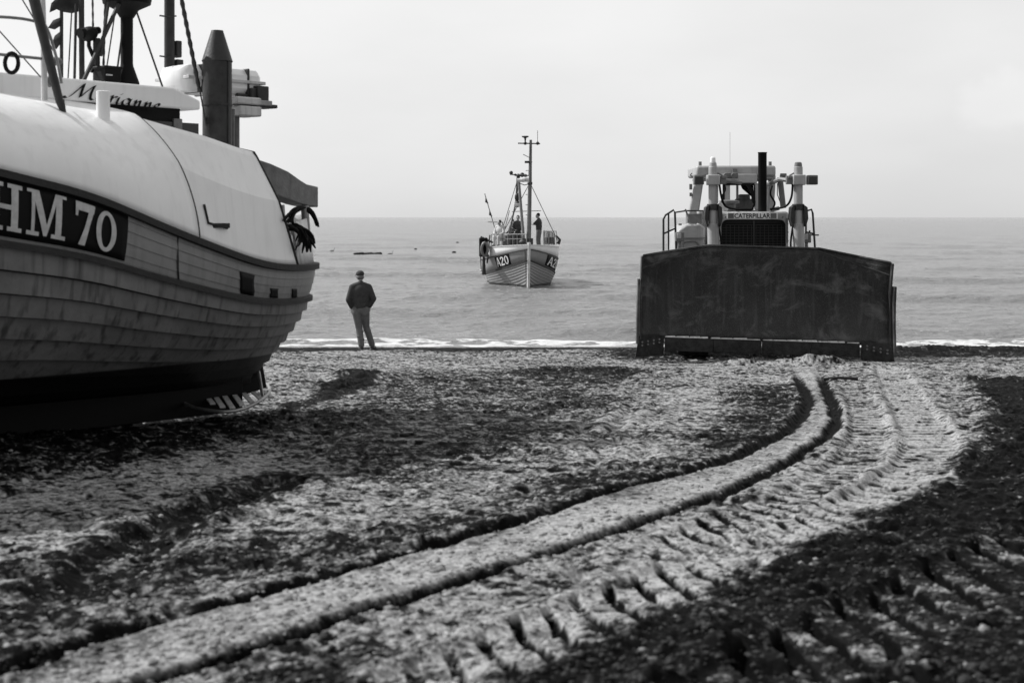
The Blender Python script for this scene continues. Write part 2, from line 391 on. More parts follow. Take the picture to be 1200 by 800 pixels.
def sand_mat():
    m = bpy.data.materials.new('sand'); m.use_nodes = True; nt = m.node_tree; N = nt.nodes; L = nt.links; b = N['Principled BSDF']
    at = N.new('ShaderNodeAttribute'); at.attribute_name = 'damp_shade'
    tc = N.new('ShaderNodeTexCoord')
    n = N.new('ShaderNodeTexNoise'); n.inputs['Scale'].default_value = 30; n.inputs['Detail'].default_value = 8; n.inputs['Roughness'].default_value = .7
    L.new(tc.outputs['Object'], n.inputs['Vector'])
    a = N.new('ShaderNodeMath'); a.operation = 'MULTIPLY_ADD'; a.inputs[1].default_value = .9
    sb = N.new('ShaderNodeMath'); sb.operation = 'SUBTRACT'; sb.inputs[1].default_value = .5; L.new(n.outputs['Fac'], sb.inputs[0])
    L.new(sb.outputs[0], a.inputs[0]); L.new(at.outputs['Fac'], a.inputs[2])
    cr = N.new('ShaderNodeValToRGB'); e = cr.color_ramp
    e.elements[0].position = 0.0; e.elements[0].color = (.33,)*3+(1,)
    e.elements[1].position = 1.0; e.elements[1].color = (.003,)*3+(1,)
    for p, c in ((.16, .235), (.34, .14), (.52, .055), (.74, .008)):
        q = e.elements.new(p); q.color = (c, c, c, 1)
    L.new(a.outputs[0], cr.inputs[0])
    v = N.new('ShaderNodeTexVoronoi'); v.inputs['Scale'].default_value = 55; L.new(tc.outputs['Object'], v.inputs['Vector'])
    vr = N.new('ShaderNodeMapRange'); vr.inputs['From Min'].default_value = 0; vr.inputs['From Max'].default_value = 1
    vr.inputs['To Min'].default_value = .6; vr.inputs['To Max'].default_value = 1.3
    sx = N.new('ShaderNodeSeparateXYZ'); L.new(v.outputs['Color'], sx.inputs[0]); L.new(sx.outputs[0], vr.inputs['Value'])
    mu = N.new('ShaderNodeMix'); mu.data_type = 'RGBA'; mu.blend_type = 'MULTIPLY'; mu.inputs[0].default_value = 1
    L.new(cr.outputs[0], mu.inputs[6]); L.new(vr.outputs[0], mu.inputs[7]); L.new(mu.outputs[2], b.inputs['Base Color'])
    rr = N.new('ShaderNodeMapRange'); rr.inputs['To Min'].default_value = .95; rr.inputs['To Max'].default_value = .6
    L.new(at.outputs['Fac'], rr.inputs['Value']); L.new(rr.outputs[0], b.inputs['Roughness'])
    b.inputs['Specular IOR Level'].default_value = .03
    n2 = N.new('ShaderNodeTexNoise'); n2.inputs['Scale'].default_value = 60; n2.inputs['Detail'].default_value = 8; n2.inputs['Roughness'].default_value = .7
    L.new(tc.outputs['Object'], n2.inputs['Vector'])
    bp = N.new('ShaderNodeBump'); bp.inputs['Strength'].default_value = .5; bp.inputs['Distance'].default_value = .015
    L.new(n2.outputs['Fac'], bp.inputs['Height']); L.new(bp.outputs[0], b.inputs['Normal'])
    return m
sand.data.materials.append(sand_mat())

# loose clods and pebbles nobody could count
def clods(name, N, dmin, dmax, smin, smax, mat, want_dark):
    rr = 1/rng.uniform(1/dmax, 1/dmin, N*4); th = rng.uniform(-.42, .42, N*4)
    X = rr*np.sin(th); Y = rr*np.cos(th); z, dp = beach(X, Y)
    keep = (Y < 34.5) & ((dp > .5) if want_dark else (dp < .62)); idx = np.nonzero(keep)[0][:N]
    X, Y, z = X[idx], Y[idx], z[idx]; n = len(X)
    t = (1+5**.5)/2
    ico = np.array([(-1,t,0),(1,t,0),(-1,-t,0),(1,-t,0),(0,-1,t),(0,1,t),(0,-1,-t),(0,1,-t),(t,0,-1),(t,0,1),(-t,0,-1),(-t,0,1)])/1.9
    tri = np.array([(0,11,5),(0,5,1),(0,1,7),(0,7,10),(0,10,11),(1,5,9),(5,11,4),(11,10,2),(10,7,6),(7,1,8),(3,9,4),(3,4,2),(3,2,6),(3,6,8),(3,8,9),(4,9,5),(2,4,11),(6,2,10),(8,6,7),(9,8,1)])
    s = smin*(smax/smin)**(rng.random(n)**2.2)
    co = ico[None]*rng.uniform(.6, 1.25, (n, 12, 1))*s[:, None, None]*np.stack([rng.uniform(.8, 1.5, n), rng.uniform(.8, 1.5, n), rng.uniform(.45, .9, n)], 1)[:, None]
    co = co+np.stack([X, Y, z+.15*s], 1)[:, None]
    co = co.reshape(-1, 3); f = (tri[None]+12*np.arange(n)[:, None, None]).reshape(-1, 3)
    me = bpy.data.meshes.new(name); me.vertices.add(len(co)); me.vertices.foreach_set('co', co.astype(np.float32).ravel())
    me.loops.add(len(f)*3); me.loops.foreach_set('vertex_index', f.ravel().astype(np.int32))
    me.polygons.add(len(f)); me.polygons.foreach_set('loop_start', (np.arange(len(f))*3).astype(np.int32))
    me.update(calc_edges=True); me.materials.append(M[mat])
    me.polygons.foreach_set('use_smooth', np.ones(len(f), bool))
    o = bpy.data.objects.new(name, me); COL.objects.link(o)
    return o
M['clod_dark'] = mk('wet_sand_clod', .014, .8, var=.7, scale=9, bump=.8, bscale=70)
M['clod_dry'] = mk('dry_sand_clod', .22, .9, var=.6, scale=6, bump=.8, bscale=70)
tag(clods('wet_sand_clods', 16000, 4.2, 33, .005, .020, 'clod_dark', True), 'dark wet crumbs of sand on the churned beach', 'sand clods', kind='stuff')
tag(clods('dry_sand_clods', 12000, 4.2, 33, .005, .022, 'clod_dry', False), 'pale crumbs of sand and pebbles on the beach', 'sand clods', kind='stuff')

# ------------------------------------------------------------------ the sea
def sea(X, Y):
    R = np.hypot(X, Y)
    fade = sstep(34.4, 38, Y); f2 = 1/(1+(R/220)**1.5)
    z = .075*fbm(X*.45, Y, .42, 3)+.03*fbm(X*.6, Y, 1.9, 3)
    sw = np.sin((Y+.6*gn(X*.12, Y*.12)+1.6*gn(X*.05+3, Y*.08))*2*PI/7.5); z += .16*np.maximum(sw, -.2)**3*sstep(.0, .3, gn(X*.07, Y*.1+4)+.15)
    z = z*fade*f2*1.7
    # the last little wave breaking on the shore
    yl = 36.3+.35*fbm(X, Y*0, .25, 3)+.12*gn(X*1.4, X*0+2)
    z += .10*np.exp(-((Y-yl)/.35)**2)*(.8+.6*gn(X*.8, X*0+7))
    yw = 35.05+.3*fbm(X, Y*0+6, .3, 3)
    foam = sstep(yl+.55, yl+.1, Y)*sstep(yw-.2, yw+.2, Y)*(.50+1.0*fbm(X*.6, Y, 1.8, 4, .6))
    foam += .32*sstep(0.22, .42, fbm(X*.35, Y, .55, 4, .6))*sstep(48, 38, Y)
    # wash along the boat's waterline and a broken wavelet beside it
    e = ((X+.3)/2.7)**2+((Y-66)/5.5)**2
    foam += .35*sstep(1.5, .95, e)*(.5+1.4*fbm(X, Y, 1.3, 4, .6))
    foam += 1.2*np.exp(-(((X+1.1)/1.5)**2+((Y-82)/2.5)**2))*(.6+1.5*fbm(X, Y, .8, 3))
    z += .22*np.exp(-(((X+1.0)/1.3)**2+((Y-82)/1.2)**2))
    return z, [np.clip(foam, 0, 1)]
sang = np.concatenate([np.radians(np.linspace(-75, -24, 60))[:-1], np.radians(np.linspace(-24, 24, 700)), np.radians(np.linspace(24, 75, 60))[1:]])
sr = np.concatenate([34+np.linspace(0, 8, 110)[:-1], 1/np.linspace(1/42, 1/900, 420), [1200, 1700, 2500, 4000, 7000]])
water = grid_mesh('sea', sang, sr, sea, ['foam']); tag(water, kind='structure')
def sea_mat():
    m = bpy.data.materials.new('sea_water'); m.use_nodes = True; nt = m.node_tree; N = nt.nodes; L = nt.links; b = N['Principled BSDF']
    at = N.new('ShaderNodeAttribute'); at.attribute_name = 'foam'
    tc = N.new('ShaderNodeTexCoord')
    mp = N.new('ShaderNodeMapping'); mp.inputs['Scale'].default_value = (.5, 1, 1); L.new(tc.outputs['Object'], mp.inputs['Vector'])
    n = N.new('ShaderNodeTexNoise'); n.inputs['Scale'].default_value = 9; n.inputs['Detail'].default_value = 6; n.inputs['Roughness'].default_value = .7
    L.new(mp.outputs[0], n.inputs['Vector'])
    a = N.new('ShaderNodeMath'); a.operation = 'MULTIPLY_ADD'; a.inputs[1].default_value = 1.3
    sb = N.new('ShaderNodeMath'); sb.operation = 'SUBTRACT'; sb.inputs[1].default_value = .5; L.new(n.outputs['Fac'], sb.inputs[0])
    L.new(sb.outputs[0], a.inputs[0]); L.new(at.outputs['Fac'], a.inputs[2])
    r = N.new('ShaderNodeMapRange'); r.inputs['From Min'].default_value = .38; r.inputs['From Max'].default_value = .6; L.new(a.outputs[0], r.inputs['Value'])
    mx = N.new('ShaderNodeMix'); mx.data_type = 'RGBA'; mx.inputs[6].default_value = (.21,.21,.21,1); mx.inputs[7].default_value = (.72,.72,.72,1)
    L.new(r.outputs[0], mx.inputs[0]); L.new(mx.outputs[2], b.inputs['Base Color'])
    r2 = N.new('ShaderNodeMapRange'); r2.inputs['To Min'].default_value = .22; r2.inputs['To Max'].default_value = .9
    L.new(r.outputs[0], r2.inputs['Value']); L.new(r2.outputs[0], b.inputs['Roughness'])
    b.inputs['IOR'].default_value = 1.33
    n2 = N.new('ShaderNodeTexNoise'); n2.inputs['Scale'].default_value = 2.0; n2.inputs['Detail'].default_value = 9; n2.inputs['Roughness'].default_value = .62
    L.new(mp.outputs[0], n2.inputs['Vector'])
    bp = N.new('ShaderNodeBump'); bp.inputs['Strength'].default_value = .9; bp.inputs['Distance'].default_value = .45
    L.new(n2.outputs['Fac'], bp.inputs['Height']); L.new(bp.outputs[0], b.inputs['Normal'])
    return m
water.data.materials.append(sea_mat())

# ------------------------------------------------------------------ hulls
class Hull:
    def __init__(s, L, B, zk, zs, stern_rake, bow_rake, sa=.34, sb=.55, ps=2.2, pb=1.7, full=.5, bulge_bow=0.0, endfull=.55):
        s.__dict__.update(locals())
    def u(s, a, t):
        u0 = s.stern_rake*(1-t)**1.7; u1 = s.L-s.bow_rake*(1-t)**1.5
        return u0+(u1-u0)*a
    def half(s, a, t):
        if a < s.sa:
            k = 1-a/s.sa; f = max(0, 1-k**s.ps)**(1/1.6); end = k
        elif a > s.sb:
            k = (a-s.sb)/(1-s.sb); f = max(0, 1-k**s.pb)**(.85); end = k
        else: f = 1; end = 0
        e = s.full+s.endfull*end**1.2
        g = max(0, 1-(1-t)**2.3)**e
        return s.B*f*g
    def p(s, a, t, off=0.0, side=1):
        u = s.u(a, t)
        bw = max(0, (a-.45)/.55)**1.5
        fr = t+s.bulge_bow*bw*t*(1-t)
        z = s.zk(u)+(s.zs(u)-s.zk(u))*fr
        return Vector((u, side*s.half(a, t), z))
    def P(s, a, t, off=0.0, side=1):
        c = s.p(a, t, 0, side)
        if off == 0: return c
        e = 1e-3
        da = s.p(min(1, a+e), t, 0, side)-s.p(max(0, a-e), t, 0, side); dt = s.p(a, min(1, t+e), 0, side)-s.p(a, max(0, t-e), 0, side)
        n = da.cross(dt)
        if n.length < 1e-12: return c
        n.normalize()
        if n.y*side < 0: n = -n
        if a < .02: n = (n+Vector((-1, 0, 0))*(1-a/.02)).normalized()
        if a > .98: n = Vector((0, side, 0)).lerp(n, .8).normalized()
        return c+n*off
    def strips(s, ts, lap, na=150, a0=0.0, a1=1.0):
        mb = MB(); A = [a0+(a1-a0)*(.5-.5*math.cos(PI*i/na)) for i in range(na+1)]
        for side in (1, -1):
            prof = []
            for k in range(len(ts)-1):
                t0, t1 = ts[k], ts[k+1]
                prof += [(t0, lap), ((t0+t1)/2, lap*.5), (t1-1e-4, 0.0)]
            prof.append((ts[-1], 0))
            rows = [[s.P(a, t, o, side) for a in A] for t, o in prof]
            for i in range(len(rows)-1):
                n = len(mb.v); r0, r1 = rows[i], rows[i+1]
                mb.v += [tuple(q) for q in r0]+[tuple(q) for q in r1]
                mb.f += [(n+k, n+k+1, n+len(A)+k+1, n+len(A)+k) for k in range(len(A)-1)]
        return mb
    def rail(s, t, w, h, off=0.0, na=110, sides=(1, -1), a0=0.0, a1=1.0):
        mb = MB()
        for side in sides:
            rings = []
            for i in range(na+1):
                a = a0+(a1-a0)*(.5-.5*math.cos(PI*i/na))
                c = s.P(a, t, off, side); o = s.P(a, t, off+w, side)-c
                up = Vector((0, 0, h/2))
                rings.append([c-up-o*.3, c-up*.8+o, c+up*.8+o, c+up-o*.3])
            mb.loft(rings)
        return mb

# ------------------------------------------------------------------ the big boat drawn up on the beach
TH = math.radians(230); T0 = Vector((-2.38, 16.5, 1.0)); LX = Vector((math.cos(TH), math.sin(TH))); LY = Vector((-LX.y, LX.x))
def toW(p): return Vector((T0.x+p[0]*LX.x+p[1]*LY.x, T0.y+p[0]*LX.y+p[1]*LY.y, T0.z+p[2]))
def proj(p): return (600+F*p[0]/p[1], HY-F*(p[2]-CZ)/p[1])
def B(px, py, v):                         # boat-local point seen at px, py on the plane y = v
    k = (px-600)/F
    u = (k*(T0.y+v*LY.y)-T0.x-v*LY.x)/(LX.x-k*LX.y)
    d = T0.y+u*LX.y+v*LY.y
    return Vector((u, v, CZ+(HY-py)/F*d-T0.z))
_zt = [(0,1.65),(.5,1.645),(1,1.655),(1.5,1.685),(2,1.76),(2.7,1.935),(3.35,2.12),(3.8,2.27),(4.2,2.39),(5,2.545),(6.5,2.86),(8,3.22),(10,3.8),(12.4,4.6)]
def zs(u):
    return float(sum(np.interp(u+k*.12, [q[0] for q in _zt], [q[1] for q in _zt]) for k in (-2, -1, 0, 1, 2))/5)
zk = lambda u: .36+.028*(max(u, 1.2)-1.2)
H = Hull(12.4, 1.95, zk, zs, .9, 1.3, sa=.42, sb=.55, ps=1.8, pb=1.9, full=.5, bulge_bow=.2)
def find_a(px, t):
    lo, hi = .0, .9; best = (1e9, 0)
    for i in range(400):
        a = .02+.7*i/400; q = proj(toW(H.P(a, t)))
        if abs(q[0]-px) < best[0]: best = (abs(q[0]-px), a)
    return best[1]
for x in (0, 50, 100, 150, 200, 265, 320, 350): 
    a = find_a(x, 1); print('sheer', x, [round(v, 2) for v in proj(toW(H.P(a, 1)))], round(H.u(a, 1), 2), [round(proj(toW(H.P(find_a(x, t), t)))[1]) for t in (.73, .64, .55, .46, .37)])
boat = empty('fishing_boat', T0, TH, 'large grey fishing boat with white shelter deck, drawn up on the sand, lettered HM 70', 'fishing boat')
LAPS = [0, .1, .19, .28, .37, .46, .55, .64, .73]
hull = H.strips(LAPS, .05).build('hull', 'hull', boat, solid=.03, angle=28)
H.strips([.73, .79, .85, .91, .96, 1.0], .007).build('topside_planking', 'topside', boat, solid=.03, angle=28)
H.rail(.735, .055, .055).build('rubbing_strake', 'rail', boat)
H.rail(1.0, .05, .075).build('gunwale', 'rail', boat)
sm_ = MB()
for t in LAPS[1:-1]:
    for side in (1, -1): sm_.tube([H.P(i/90, t-.002, .014, side) for i in range(91)], .019, 5)
sm_.build('lap_shadow', 'rail', hull)  # dark tubes standing for the shadow under each lap
# deck
mb = MB(); A_ = [i/60 for i in range(61)]
mb.loft([[H.P(a, .9, -.02, 1), H.P(a, .9, -.02, -1)] for a in A_], close=False); mb.build('deck', 'steel_mid', boat)
# keel, rudder, propeller
kb = MB(); kb.loft([[Vector((u, -.07, z0)), Vector((u, .07, z0)), Vector((u, .07, z1)), Vector((u, -.07, z1))] for u, z0, z1 in [(1.0, .06, .45), (3, .08, .48), (6, .16, .56), (9, .25, .66), (11, .35, .8), (11.9, .6, 1.2)]]); kb.build('keel', 'black', boat, bevel=.01)
rd = MB(); rd.prism([(.62, -.03, .28), (1.1, -.03, .2), (1.1, -.03, .8), (.75, -.03, .85)], (0, .06, 0)); rd.build('rudder', 'black', boat, bevel=.01)
# freeing ports and seams
def patch(px0, px1, tt0, tt1, off, name, mat, n=6, px0b=None, px1b=None, solid=.004, par=None):
    tl = [tt0+(tt1-tt0)*k/4 for k in range(5)]; A0 = [find_a(px0, t) for t in tl]; A1 = [find_a(px1, t) for t in tl]
    m_ = MB(); m_.loft([[H.P(A0[k]+(A1[k]-A0[k])*i/n, tl[k], off) for k in range(5)] for i in range(n+1)], close=False)
    return m_.build(name, mat, par or hull, solid=solid)
patch(281, 297, .757, .905, .011, 'freeing_port', 'black', par=boat); patch(316, 325, .757, .83, .011, 'freeing_port', 'black', par=boat); patch(341, 347, .757, .83, .011, 'freeing_port', 'black', par=boat)
for x in (207,): patch(x, x+1.6, .75, .985, .012, 'plank_butt', 'rail', par=boat)
pa0, pa1 = find_a(147, .86), .62
pn = MB(); pn.loft([[H.P(pa0+(pa1-pa0)*i/60, .762+(.984-.762)*k/6, .014) for k in range(7)] for i in range(61)], close=False)
panel = pn.build('registration_panel', 'black', boat, solid=.008)
def ring(cx, cy, rx, ry, tx, ty, n=28):
    out = []
    for i in range(n):
        a, b2 = 2*PI*i/n, 2*PI*(i+1)/n
        out.append([(cx+rx*math.cos(a), cy+ry*math.sin(a)), (cx+rx*math.cos(b2), cy+ry*math.sin(b2)), (cx+(rx-tx)*math.cos(b2), cy+(ry-ty)*math.sin(b2)), (cx+(rx-tx)*math.cos(a), cy+(ry-ty)*math.sin(a))])
    return out
def rc(x0, y0, x1, y1): return [(x0, y0), (x1, y0), (x1, y1), (x0, y1)]
GL = {'H': (1.0, [rc(.13,.09,.33,.91), rc(.67,.09,.87,.91), rc(.33,.45,.67,.55), rc(.02,0,.44,.09), rc(.02,.91,.44,1), rc(.56,0,.98,.09), rc(.56,.91,.98,1)]),
      'M': (1.16, [rc(.14,.09,.24,.93), rc(.88,.09,1.07,.93), [(.14,1),(.36,1),(.66,.12),(.52,.02)], [(.52,.02),(.62,.02),(.94,.93),(.86,1)], rc(0,0,.38,.09), rc(.76,0,1.2,.09), rc(0,.93,.2,1), rc(.86,.93,1.2,1)]),
      '7': (.58, [[(.02,.86),(.1,.8),(.62,.8),(.66,1),(.02,1)], [(.02,.66),(.09,.66),(.12,.82),(.02,.86)], [(.46,.84),(.66,.96),(.5,.5),(.33,.42)], [(.33,.42),(.5,.5),(.38,0),(.16,0)]]),
      '0': (.74, ring(.37, .5, .35, .5, .17, .10)),
      'A': (.9, [[(.02,0),(.2,0),(.5,.95),(.4,1)], [(.7,0),(.9,0),(.56,1),(.4,1)], rc(.22,.27,.74,.38)]),
      '2': (.7, [[(.03,.68),(.2,.68),(.22,.8),(.1,.9)], [(.1,.9),(.22,.8),(.36,.86),(.35,1)], [(.35,1),(.36,.86),(.5,.78),(.66,.86)], [(.66,.86),(.5,.78),(.48,.66),(.66,.6)], [(.66,.6),(.48,.66),(.03,.16),(.03,0)], rc(.03,0,.68,.16)])}
def letters(txt, fmap, gap=.16):
    x = 0; out = MB(); bm = bmesh.new()
    for ch in txt:
        if ch == ' ': x += .20; continue
        w, polys = GL[ch]
        for q in polys:
            bm.faces.new([bm.verts.new((x+a, b, 0)) for a, b in q])
        x += w+gap
    bmesh.ops.triangulate(bm, faces=bm.faces)
    bmesh.ops.subdivide_edges(bm, edges=bm.edges, cuts=2, use_grid_fill=True)
    bm.verts.ensure_lookup_table()
    out.v = [tuple(fmap(v.co.x, v.co.y)) for v in bm.verts]; out.f = [tuple(v.index for v in f.verts) for f in bm.faces]
    bm.free(); return out, x-gap
_, tw = letters('HM 70', lambda x, y: (x, y, 0), gap=.12)
aR, aL = find_a(134, .87), None
# letter width: cap height in metres
q0 = H.P(aR, .80); q1 = H.P(aR, .955); caph = (q1-q0).length
dLda = (H.P(aR+.02, .87)-H.P(aR, .87)).length/.02
def hm(x, y): return H.P(aR+(tw-x)*caph*1.15/dLda, .778+.182*y+.008*min(1, max(0, (tw-x)/2)), .026)
lm, _ = letters('HM 70', hm, gap=.12); lm.build('registration_letters', 'letter', panel, smooth=False)
print('caph', caph)

# white shelter deck
_zr = [(0,2.83),(1.0,2.87),(1.75,2.91),(2.3,2.99),(2.8,3.08),(3.2,3.20),(3.6,3.26),(4.4,3.28),(6,3.42),(8,3.75),(12.4,4.7)]
def zr(u):
    return float(sum(np.interp(u+k*.1, [q[0] for q in _zr], [q[1] for q in _zr]) for k in (-2, -1, 0, 1, 2))/5)
def shelter(u, w, fore):
    # w 0..1 sheer to centreline
    a = None
    uu = min(max(u, .0), 12.2); aa = min(max(uu/12.4, 0), 1); b = H.half(aa, 1)-.03; z0 = zs(uu)+.03
    R = .62+(.95 if fore else .0)*1.0; R = min(R, b*.9); n = 2.1 if fore else 3.4
    if w < .7:
        th = w/.7*PI/2; h = zr(uu)-z0
        v = b-R+R*max(0, math.cos(th))**(2/n); z = z0+h*max(0, math.sin(th))**(2/n)
        if not fore:
            v = float(np.interp(w, (0, .30, .52, .7), (b, b-.07, b-.26, b-R))); z = float(np.interp(w, (0, .30, .52, .7), (z0, z0+.55*h, z0+.95*h, z0+h)))
    else:
        k = (w-.7)/.3; v = (b-R)*(1-k); z = zr(uu)+.06*k
        pass
    return Vector((uu, v, z))
def shell(fore, name, off):
    mb = MB()
    for side in (1, -1):
        rings = []
        for i in range(81):
            row = []
            for k in range(41):
                w = k/40
                if fore:
                    us = SEAM(w); ue = 11.6-2.0*w
                else:
                    us = USTART(w); ue = SEAM(w)+.12
                u = us+(ue-us)*i/80
                p = shelter(u, w, fore)
                p = shelter_mix(u, w, fore)
                row.append(Vector((p.x, side*(p.y+off*(1-w)), p.z+off*w)))
            rings.append(row)
        mb.loft(rings, close=False)
    return mb.build(name, 'white', boat, solid=-.03, angle=60 if fore else 9)
def SEAM(w): return 2.85+.45*sstep_f(w/.85)
def USTART(w): return 1.0+.72*min(1, w/.62)
def sstep_f(t): t = min(1, max(0, t)); return t*t*(3-2*t)
def shelter_mix(u, w, fore):
    f = sstep_f((u-2.3)/1.7)
    a = shelter(u, w, True); b2 = shelter(u, w, False)
    return b2.lerp(a, f)
fore_shell = shell(True, 'shelter_hood', .05)
aft_shell = shell(False, 'shelter_deck', .0)
# edge trims: seam strip and dark after edge
def along(fn, n=50, r=.014, mat='rail', name='edge_trim', par=None, w0=0, w1=.95):
    mb = MB()
    for side in (1, -1):
        pts = []
        for i in range(n+1):
            w = w0+(w1-w0)*i/n; p = fn(w); pts.append(Vector((p.x, side*p.y, p.z)))
        mb.tube(pts, r, 6)
    return mb.build(name, mat, par)
along(lambda w: (lambda p: Vector((p.x-.015, p.y+.06*(1-w), p.z+.06*w)))(shelter_mix(SEAM(w), w, True)), r=.021, par=fore_shell, name='seam_strip')
along(lambda w: (lambda p: Vector((p.x-.02, p.y+.02*(1-w), p.z+.02*w)))(shelter_mix(USTART(w), w, False)), r=.022, par=aft_shell, w1=.9)
# small hinged stay on the shell
q = MB(); a_ = B(236, 232, 1.5); 
def onshell(px, py):
    best = None
    for i in range(120):
        for k in range(60):
            u = 1.0+4.5*i/120; w = k/60*.8
            p = shelter_mix(u, w, u > SEAM(w)); x, y = proj(toW(p)); e = (x-px)**2+(y-py)**2
            if best is None or e < best[0]: best = (e, p, u, w)
    return best[1]
h1 = onshell(237, 243); h2 = onshell(241, 264); h3 = onshell(262, 270)
o_ = Vector((0, .04, .02))
q.tube([h1+o_, h2+o_, h3+o_], .012, 6); q.tube([h1+o_*.5, h3+o_*.5], .006, 6); q.box((h2+h3)/2+o_, (.26, .03, .045), Matrix.Rotation(0, 3, 'Z')); q.build('hatch_stay', 'rail', aft_shell)
# vent pipe on hood
vb = onshell(121, 146); vp = MB(); vp.tube([vb-Vector((0, 0, .1)), vb+Vector((0, 0, .31)), vb+Vector((0, 0, .315))], [.062, .062, .05], 16); vp.tube([vb+Vector((0,0,-.05)), vb+Vector((0,0,.03)), vb+Vector((0,0,.04))], [.12, .09, .06], 16); vp.build('vent_pipe', 'white', boat)
# stern bulwark
sbm = MB()
for side in (1, -1):
    sbm.loft([[Vector((H.P(a, 1).x+.02*k, side*max(0, H.half(a, 1)-.02-.06*k), H.P(a, 1).z+.03+hh*k)) for k in (0, .25, .5, .75, 1)] for a, hh in [(i/30*.075, .55-.10*abs(i/30)) for i in range(31)]], close=False)
sbm.build('stern_bulwark', 'white_dirty', boat, solid=.03)
# gallows beam reaching out over the stern
gb = MB(); rings = []
for px, yt, yb, v in ((300, 186, 224, .62), (318, 192, 226, .6), (338, 201, 234, .55), (352, 211, 239, .5), (360, 216, 241, .46), (373, 219, 243, .4)):
    t_ = B(px, yt, v); b_ = B(px, yb, v); back = Vector((0, -.26, 0))
    rings.append([b_, t_, t_+back, b_+back])
gb.loft(rings); gal = gb.build('gallows_beam', 'steel_mid', boat, bevel=.012)
gp = MB(); gp.tube([B(357, 241, .45), B(360, 292, .45), B(361, 315, .45)], .045, 14); gp.build('gallows_post', 'galv', boat)
gp = MB(); gp.tube([B(330, 240, -.1), B(335, 310, -.1)], .035, 10); gp.build('gallows_post', 'galv', boat)
# wheelhouse
v0 = .80
a_ = B(52, 110, v0); b_ = B(235, 110, v0)
uL, uR = a_.x+1.0, b_.x
wh = MB(); wh.box(((uL+uR)/2+.05, 0, 2.6), (uL-uR-.3, 1.5, 1.4)); house = wh.build('wheelhouse', 'black', boat, bevel=.03)
zt = B(150, 97, v0).z; zb = B(150, 123, v0).z
rf = MB(); rf.prism([(uL, -v0, zb), (uR, -v0, zb-.0), (uR+.0, -v0, zt-.12), (uR+.32, -v0, zt-.01), (uL-.3, -v0, zt), (uL, -v0, zt-.05)], (0, 2*v0, 0)); roof = rf.build('wheelhouse_roof', 'white', boat, bevel=.02)
for (x0, x1) in ((150, 203), (212, 232)):
    p0 = B(x0, 128, .757); p1 = B(x1, 128, .757)
    wn = MB(); wn.box(((p0.x+p1.x)/2, .757, 2.97), (abs(p0.x-p1.x), .02, .34)); wn.build('window', 'glass', house)
fr = MB(); p0 = B(207.5, 130, .765); fr.box((p0.x, .77, 2.9), (.10, .03, .55)); fr.build('window_post', 'steel_mid', house, bevel=.005)
# script name
strokes = [[(-.5,-.1),(-.2,-.3),(.2,.1),(.8,1.3),(1.15,2.1)], [(1.15,2.1),(1.15,1.2),(1.2,.1)], [(1.2,.1),(1.7,1.1),(2.3,2.1)], [(2.3,2.1),(2.2,1.1),(2.3,.2),(2.6,0),(2.9,.25)]]
def la(x): return [[(x+.85,.85),(x+.5,1.05),(x+.1,.6),(x+.15,.1),(x+.45,.05),(x+.85,.6)], [(x+.92,1.05),(x+.85,.4),(x+.95,0),(x+1.3,.3)]]
def ln(x): return [[(x,.8),(x+.12,1.0),(x+.1,0)], [(x+.1,.3),(x+.4,.95),(x+.62,.9),(x+.62,.2),(x+.8,0),(x+1.05,.3)]]
strokes += la(3.0)+[[(4.35,.9),(4.55,1.1),(4.5,0)], [(4.52,.4),(4.8,1.0),(5.1,.95)]]+[[(5.3,1.0),(5.25,.2),(5.4,0),(5.7,.3)], [(5.42,1.45),(5.5,1.6)]]+la(5.75)+ln(7.15)+ln(8.35)+[[(9.5,.45),(9.9,.6),(10.0,.95),(9.75,1.05),(9.5,.5),(9.7,.02),(10.2,.3)]]
ts = MB(); pL = B(74, 110, v0); pR = B(188, 110, v0); sx = (pL.x-pR.x)/11.0; hz = B(150, 118, v0).z; sy = (B(150, 101, v0).z-hz)/2.1
nib = Vector((math.cos(math.radians(35)), math.sin(math.radians(35))))*.20
for st in strokes:
    pp = spline([Vector((x+.28*y, y, 0)) for x, y in st], 6)
    for i in range(len(pp)-1):
        a2, b2 = pp[i], pp[i+1]
        qd = [(a2.x-nib.x, a2.y-nib.y), (a2.x+nib.x, a2.y+nib.y), (b2.x+nib.x, b2.y+nib.y), (b2.x-nib.x, b2.y-nib.y)]
        ts.add([(pL.x-(x+.5)*sx, v0+.012+.00001*i, hz+y*sy-.008*x) for x, y in qd], [(0, 1, 2, 3)])
ts.build('name_lettering', 'black', roof, smooth=False)
# exhaust stack
ex = B(254.5, 120, .45); m_per = toW(ex).y/F
e0 = B(254.5, 172, .45).z; e1 = B(254.5, 72, .45).z; e2 = B(254.5, 36, .45).z
es = MB(); rr = 17.6*m_per
es.tube([(ex.x, .45, e0-.5), (ex.x, .45, e1-.012), (ex.x, .45, e1), (ex.x, .45, e1+.01), (ex.x, .45, e2), (ex.x, .45, e2+.001)], [rr*.97, rr*.97, rr*1.03, rr, 6.8*m_per, 5.5*m_per], 28)
stack = es.build('exhaust_stack', 'steel_dark', boat, angle=25)
sm = MB(); sm.tube([(ex.x, .45, B(254, 124, .45).z), (ex.x, .45, B(254, 122, .45).z)], rr*1.02, 28); sm.tube([(ex.x-.02, .45+rr, e0), (ex.x-.02, .45+rr, e1)], .006, 6); sm.build('stack_seam', 'steel_dark', stack)
